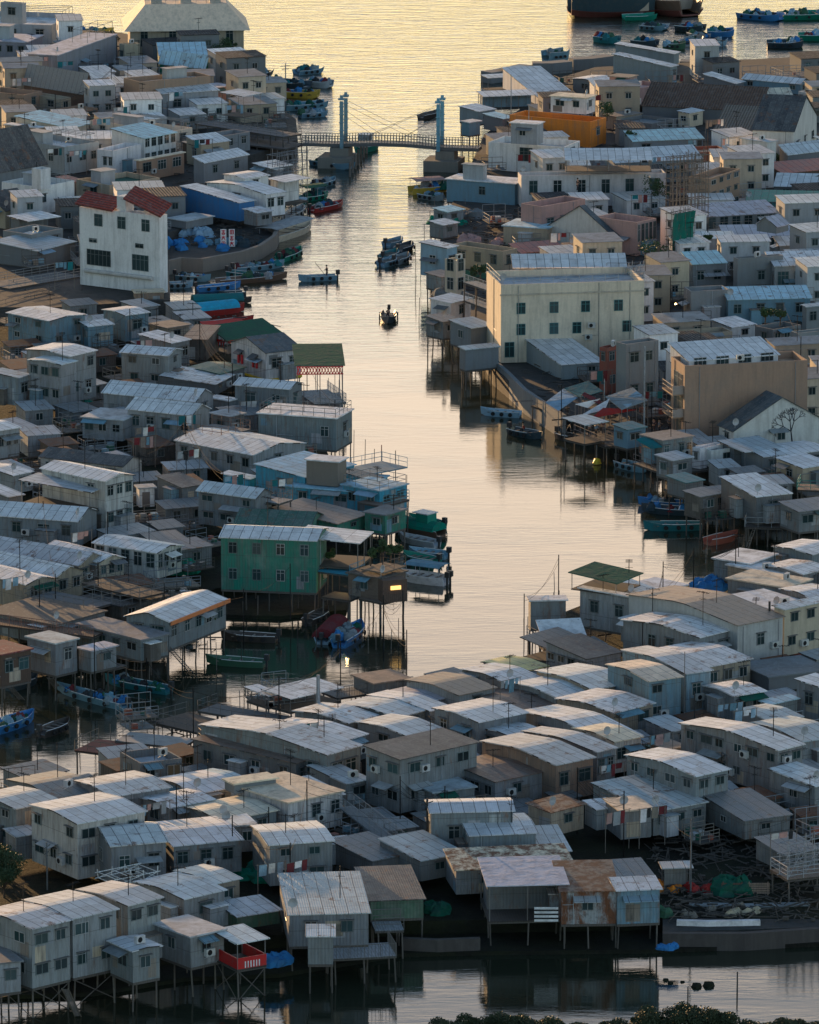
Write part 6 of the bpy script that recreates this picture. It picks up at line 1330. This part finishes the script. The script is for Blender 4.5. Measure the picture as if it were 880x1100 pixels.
o = d.build('debris', 'wood', None, (.085,.075,.065)); tag(o, 'loose boards, pipes and boxes lying between the houses', 'debris', kind='stuff')
# overhead wires
wm = MB()
for (a, za, b, zb) in [((51, 962), 5.5, (190, 905), 5.), ((459, 925), 6, (330, 905), 5.4), ((459, 925), 6, (620, 890), 5.4), ((742, 960), 7, (700, 900), 6), ((742, 960), 7, (870, 920), 6), ((826, 708), 7, (740, 700), 6), ((826, 708), 7, (900, 690), 6)]:
    p, q = gp(*a, 2), gp(*b, 2); p.z = za; q.z = zb; pr = p
    for i in range(1, 9):
        t = i / 8; r__ = p.lerp(q, t); r__.z -= 1.2 * (1 - (2 * t - 1) ** 2) * .5; wm.bar(pr, r__, .014, 3); pr = r__
PP = [(563,690),(600,650),(366,745),(437,738),(300,785),(208,800),(158,765),(102,740),(43,680),(106,660),(177,672),(60,668),(116,600),(47,585),(262,688),(312,655),(412,700),(433,690),(190,905),(330,905),(312,976),(250,940),(289,930),(430,900),(478,905),(620,890),(670,915),(700,690),(712,660),(745,640),(690,720),(603,462),(700,470),(790,632),(30,420),(90,400),(140,380),(215,395),(250,440),(330,425),(360,470),(200,500),(150,540),(240,560),(20,540),(620,200),(700,240),(760,280),(830,330),(720,340),(860,400),(60,140),(120,110),(180,150),(40,210),(230,190),(760,180),(840,220)]
for _ in range(95):
    a = R.choice(PP); bb = [q for q in PP if 20 < abs(q[0] - a[0]) + abs(q[1] - a[1]) < 110]
    if not bb: continue
    b = R.choice(bb); p, q = gp(*a, 2), gp(*b, 2); p.z = R.uniform(6, 7.5); q.z = R.uniform(6, 7.5); pr = p
    for i in range(1, 7):
        t = i / 6; r__ = p.lerp(q, t); r__.z -= .9 * (1 - (2 * t - 1) ** 2); wm.bar(pr, r__, .018, 3); pr = r__
    for e_ in (p, q): wm.bar((e_.x, e_.y, 1), (e_.x, e_.y, e_.z + .3), .05, 4)
o = wm.build('overhead_wires', 'dark_metal'); tag(o, 'thin sagging overhead wires and their slender poles over the houses', 'wires', kind='stuff')
# white vertical awning, black and white striped cloth in the boat shed
p_ = gp(574, 990, 2.9); root = thing('striped_cloth', 'black and white striped cloth hanging in the open fishing shed', 'cloth', p_, 0)
m = MB(); [m.box(0, 0, .35 * k, 2.0, .04, .35 * k + .2) for k in range(4)]; m.build('white_stripe', 'fabric', root, (.7, .7, .7))
m = MB(); [m.box(0, 0.001, .35 * k + .2, 2.0, .039, .35 * k + .35) for k in range(3)]; m.build('black_stripe', 'fabric', root, (.03, .03, .03))
# ------------------------------------------------------------------ small sheds filling the gaps
def inpoly(p, poly):
    r_ = False; n = len(poly)
    for i in range(n):
        (x1, y1), (x2, y2) = poly[i], poly[(i + 1) % n]
        if (y1 > p[1]) != (y2 > p[1]) and p[0] < (x2 - x1) * (p[1] - y1) / (y2 - y1) + x1: r_ = not r_
    return r_
def pts(P, a, W, D, st=1.2):
    nx, ny = max(1, int(W / st)), max(1, int(D / st))
    return [(P[0] + cos(a) * W * i / nx - sin(a) * D * j / ny, P[1] + sin(a) * W * i / nx + cos(a) * D * j / ny) for i in range(nx + 1) for j in range(ny + 1)]
OCC = {}
KEEP = [(590,136,665,180), (465,190,580,238), (530,350,705,405), (440,240,548,335), (80,300,185,330), (95,150,200,200), (640,235,720,300), (790,140,880,200), (0,180,90,235), (85,180,180,225), (735,300,800,345), (655,95,830,140), (770,330,880,380), (225,630,440,700), (60,690,240,770), (230,560,345,640), (180,170,310,240), (212,338,380,440), (440,190,500,260)]
def reg(q):
    for p in q: OCC.setdefault((int(p[0] // 2), int(p[1] // 2)), []).append(p)
for f_ in FOOT: reg(pts(*f_, .9))
def free(q, m_):
    for p in q:
        kx, ky = int(p[0] // 2), int(p[1] // 2)
        for i in (-1, 0, 1):
            for j in (-1, 0, 1):
                for o_ in OCC.get((kx + i, ky + j), ()):
                    if (o_[0] - p[0]) ** 2 + (o_[1] - p[1]) ** 2 < m_ * m_: return False
    return True
def infill(poly, n, a0, z0, kinds, smin, smax, hmin, hmax, st):
    k = t_ = 0
    x0, x1 = min(p[0] for p in poly), max(p[0] for p in poly); y0, y1 = min(p[1] for p in poly), max(p[1] for p in poly)
    while k < n and t_ < 8000:
        t_ += 1; x, y = R.uniform(x0, x1), R.uniform(y0, y1)
        if not inpoly((x, y), poly) or any(q[0] < x < q[2] and q[1] < y < q[3] for q in KEEP): continue
        P = gp(x, y, z0); a = a0 + R.uniform(-.2, .2); sz = smax - (smax - smin) * min(1, t_ / 3000); W, D = sz * R.uniform(.7, 1.3), sz * R.uniform(.6, 1.1)
        if not free(pts(P, a, W, D), .55): continue
        FOOT.append((P, a, W, D)); reg(pts(P, a, W, D, .9)); k += 1
        lab, g_, wc, rc, wm, rm, par = R.choice(kinds); He = R.uniform(hmin, hmax); two = kinds is KB and R.random() < .3; He += 2.2 * two
        if st == 'platform':
            root = thing('platform', 'small plank platform with thin rails in a gap between the houses', 'platform', P, a, 'small plank platforms')
            MB().box(0, 0, -.12, W, D, 0).build('planking', 'wood', root, C3(R.choice(['dw', 'lw', 'dg']), .2)); m = MB(); rail_mesh(m, (0, .04, 0), (W, .04, 0), 1., .9, bars=3, r=.035); rail_mesh(m, (0, D, 0), (W, D, 0), R.uniform(.9, 2.), 1.1, bars=2, r=.035); rail_mesh(m, (.04, 0, 0), (.04, D, 0), 1., .9, r=.035)
            m.build('railing', 'metal', root, C3(R.choice(['dg', 'gr', 'dw', 'lw']), .2))
            for q in range(R.randint(2, 5)):
                m = MB(); x, y = R.uniform(.3, W - .3), R.uniform(.3, D - .3); s = R.uniform(.15, .35); m.box(x - s, y - s, 0, x + s, y + s, s * 2); m.build('crate', 'paint', root, C3(R.choice(['dg', 'bl', 'lg', 'rb', 'dn', 'lw']), .2))
            continue
        if st == 'laundry':
            root = thing('laundry_line', 'line of washing hung out on a bamboo pole between the houses', 'laundry', P, a, 'washing lines between the houses')
            W = max(W, 2.6); MB().bar((0, 0, -1.5), (0, 0, 2.1), .04).bar((W, 0, -1.5), (W, 0, 2.1), .04).bar((-.2, 0, 2.05), (W + .2, 0, 2.05), .025).build('pole', 'wood', root, C3('lw'))
            x = .15
            while x < W - .5: w_ = R.uniform(.3, .8); h_ = R.uniform(.5, 1.3); MB().quad((x, -.03, 2.03), (x + w_, -.03, 2.03), (x + w_ * 1.02, .08, 2.03 - h_), (x - .02, .06, 2.03 - h_)).quad((x, -.03, 2.03), (x, .03, 2.03), (x + .02, .12, 2.3 - h_), (x + w_, .12, 2.3 - h_), (x + w_, .03, 2.03)).build('garment', 'fabric', root, C3(R.choice(['wh', 'sb', 'mr', 'bl', 'pk', 'bk', 'ow', 'tl', 'lw', 'lg']), .2)); x += w_ + R.uniform(.05, .25)
            continue
        root = thing('shed', lab, 'shed', P, a, g_)
        MB().prism([(0, 0), (D, 0), (D, He + .25), (0, He)], 0, W, 'x').build('wall', wm, root, C3(wc, .25))
        MB().prism([(-.2, He - .01), (D + .2, He + .27), (D + .2, He + .35), (-.2, He + .07)], -.2, W + .2, 'x').build('roof', rm, root, C3(rc, .2))
        for zz_ in ((He * .2, He * .65) if two else (He * .45,)):
            for sx_ in ((.5,) if W < 4 else (.25, .72)):
                if W > 2.2: window(root, 'R', W * sx_, zz_, .9, .9)
            if two and D > 2.5: window(root, 'L', D * .5, zz_, .9, .9)
        if st: stilts(root, W, D, z0)
        if R.random() < .4: put('antenna', antenna_mesh(R.randrange(3)), root, (.1, .1, .1), (W * .5, D * .4, He), R.uniform(0, 3))
KA = [('small grey tin shed squeezed between the larger houses', 'small tin sheds in the gaps', 'gr', 'lg', 'wall_sheet', 'roof_sheet', 0), ('small dark shed with a dull roof squeezed between the larger houses', 'small dark sheds in the gaps', 'dg', 'dg', 'wall_sheet', 'roof_sheet', 0), ('small shed with a rusty sheet roof between the larger houses', 'small rusty sheds in the gaps', 'dw', 'br', 'wall_sheet', 'rusty_sheet', 0)]
KB = [('small plain concrete outbuilding among the houses on the land', 'concrete outbuildings', 'be', 'gr', 'wall_plaster', 'roof_slab', 0), ('small pale outbuilding with a sheet roof among the houses on the land', 'pale outbuildings', 'lg', 'wh', 'wall_plaster', 'roof_sheet', 0), ('small dark tiled outbuilding among the houses on the land', 'tiled outbuildings', 'dg', 'bk', 'wall_plaster', 'roof_tiles', 0), ('small pale outbuilding with a sheet roof among the houses on the land', 'pale outbuildings', 'wh', 'ow', 'wall_plaster', 'roof_sheet', 0)]
infill([(0, 345), (200, 350), (290, 430), (330, 520), (300, 590), (200, 640), (0, 690)], 45, .5, 1.2, KA, 1.8, 4.2, 1.8, 2.6, False)
infill([(0, 860), (300, 800), (600, 720), (880, 680), (880, 930), (700, 900), (560, 900), (440, 930), (300, 960), (120, 960)], 45, .55, .9, KA, 1.6, 3.6, 1.8, 2.6, False)
infill([(680, 480), (880, 520), (880, 575), (760, 560)], 8, .4, 1.6, KA, 1.8, 3.4, 1.8, 2.4, True)
infill([(0, 50), (120, 50), (250, 80), (300, 130), (230, 160), (200, 230), (60, 300), (0, 300)], 46, .25, 2.25, KB, 2.4, 5.5, 2.2, 3.3, False)
infill([(600, 90), (880, 80), (880, 460), (700, 450), (560, 395), (500, 330), (490, 230), (530, 160)], 62, .25, 2.25, KB, 2.4, 5.5, 2.2, 3.3, False)
infill([(0, 345), (200, 350), (290, 430), (330, 520), (300, 590), (200, 640), (0, 690)], 40, .5, 2.6, KA, 1.6, 4.4, 1, 2, 'platform')
infill([(0, 860), (300, 800), (600, 720), (880, 680), (880, 930), (700, 900), (560, 900), (440, 930), (300, 960), (120, 960)], 34, .55, 2.6, KA, 1.6, 4., 1, 2, 'platform')
infill([(0, 50), (250, 80), (300, 130), (230, 160), (200, 230), (60, 300), (0, 300)], 40, .25, 3.2, KA, 2, 6., 1, 2, 'platform')
infill([(600, 90), (880, 80), (880, 460), (700, 450), (560, 395), (500, 330), (490, 230), (530, 160)], 60, .25, 3.2, KA, 2, 6., 1, 2, 'platform')
infill([(680, 480), (880, 520), (880, 575), (760, 560)], 10, .4, 2.4, KA, 1.8, 3.8, 1.8, 2.4, 'platform')
infill([(0, 345), (200, 350), (290, 430), (330, 520), (300, 590), (200, 640), (0, 690)], 12, .5, 4.2, KA, 1.6, 2.6, 1, 2, 'laundry')
infill([(0, 860), (300, 800), (600, 720), (880, 680), (880, 930), (700, 900), (560, 900), (440, 930), (300, 960), (120, 960)], 14, .55, 4.2, KA, 1.6, 2.6, 1, 2, 'laundry')
infill([(600, 90), (880, 80), (880, 460), (700, 450), (560, 395), (500, 330), (490, 230), (530, 160)], 20, .25, 4.6, KA, 1.6, 2.6, 1, 2, 'laundry')
infill([(0, 50), (250, 80), (300, 130), (230, 160), (200, 230), (60, 300), (0, 300)], 12, .25, 4.6, KA, 1.6, 2.6, 1, 2, 'laundry')
infill([(120, 770), (300, 740), (320, 780), (160, 815)], 8, .4, 2.2, KA, 1.8, 3.6, 1.8, 2.4, 'platform')
# ------------------------------------------------------------------ sky and sun
SE, SR = radians(SUN_EL), radians(SUN_AZ)      # azimuth measured clockwise from straight ahead (+Y)
w_ = bpy.data.worlds.new('World'); sc.world = w_; w_.use_nodes = True; nt = w_.node_tree
bg = nt.nodes['Background']; sky = nt.nodes.new('ShaderNodeTexSky'); sky.sky_type = 'NISHITA'; sky.sun_disc = False
sky.sun_elevation = SE; sky.sun_rotation = SR; sky.air_density = AIR; sky.dust_density = DUST; sky.ozone_density = OZONE
# warm glow added to the clear sky low over the sea, tints the water
tcw = N(nt, 'ShaderNodeTexCoord'); nv = N(nt, 'ShaderNodeVectorMath', operation='NORMALIZE'); nt.links.new(tcw.outputs['Generated'], nv.inputs[0]); sd = sepxyz(nt, nv.outputs[0])
low = ramp(nt, sd[2], .14, .38, 1, 0); low.node.interpolation_type = 'SMOOTHSTEP'
fr = ramp(nt, math_n(nt, 'ADD', sd[1], math_n(nt, 'MULTIPLY', sd[0], -.25)), -.1, 1., 0, 1); fr.node.interpolation_type = 'SMOOTHSTEP'
cl = noise(nt, mapping(nt, nv.outputs[0], (1.5, 1.5, 7)), 1.6, 5, .6, .5)
gl = math_n(nt, 'MULTIPLY', math_n(nt, 'MULTIPLY', low, fr), math_n(nt, 'MULTIPLY', ramp(nt, sd[2], .1, .22, .2, 1.), ramp(nt, cl, .3, .7, .88, 1.06)))
glow = mixc(nt, gl, (0., 0., 0.), GLOW)
low2 = ramp(nt, sd[2], -.05, .7, 1, 0); bk = ramp(nt, math_n(nt, 'ADD', math_n(nt, 'MULTIPLY', sd[0], .8), math_n(nt, 'MULTIPLY', sd[1], -.6)), .3, 1., 0, 1)  # second glow lobe added behind right, brightens the right-facing walls
glow = mixc(nt, math_n(nt, 'MULTIPLY', low2, bk), glow, GLOW2)
tot = mixc(nt, 1., sky.outputs[0], glow, 'ADD')
nt.links.new(tot, bg.inputs[0]); bg.inputs[1].default_value = SKYS
ld = bpy.data.lights.new('sun', 'SUN'); so = bpy.data.objects.new('sun', ld); col.objects.link(so)
ld.energy = SUNS; ld.angle = radians(.6); ld.color = (1, .60, .27)
dv = Vector((sin(SR) * cos(SE), cos(SR) * cos(SE), sin(SE)))
so.rotation_euler = dv.to_track_quat('Z', 'Y').to_euler(); so.location = (0, 600, 200)
vs = sc.view_settings; vs.view_transform = 'Standard'; vs.look = 'None'; vs.gamma = 1; vs.use_curve_mapping = False; vs.exposure = EXPO
sc.cycles.max_bounces = 6; sc.cycles.diffuse_bounces = 3; sc.cycles.glossy_bounces = 3; sc.cycles.use_denoising = True

if HAZE:
    m = MB().box(-420, -60, -2.2, 420, 2600, 150.5); o = m.build('haze', 'mud'); o['kind'] = 'stuff'; o['label'] = 'thin evening haze over the village and the water'
    hm = bpy.data.materials.new('haze'); hm.use_nodes = True; hn = hm.node_tree; hn.nodes.clear(); ho = hn.nodes.new('ShaderNodeOutputMaterial'); hv = hn.nodes.new('ShaderNodeVolumePrincipled')
    hv.inputs['Color'].default_value = (.9, .92, .95, 1); hv.inputs['Density'].default_value = HAZE; hv.inputs['Anisotropy'].default_value = 0
    hn.links.new(hv.outputs[0], ho.inputs['Volume']); o.data.materials.clear(); o.data.materials.append(hm)
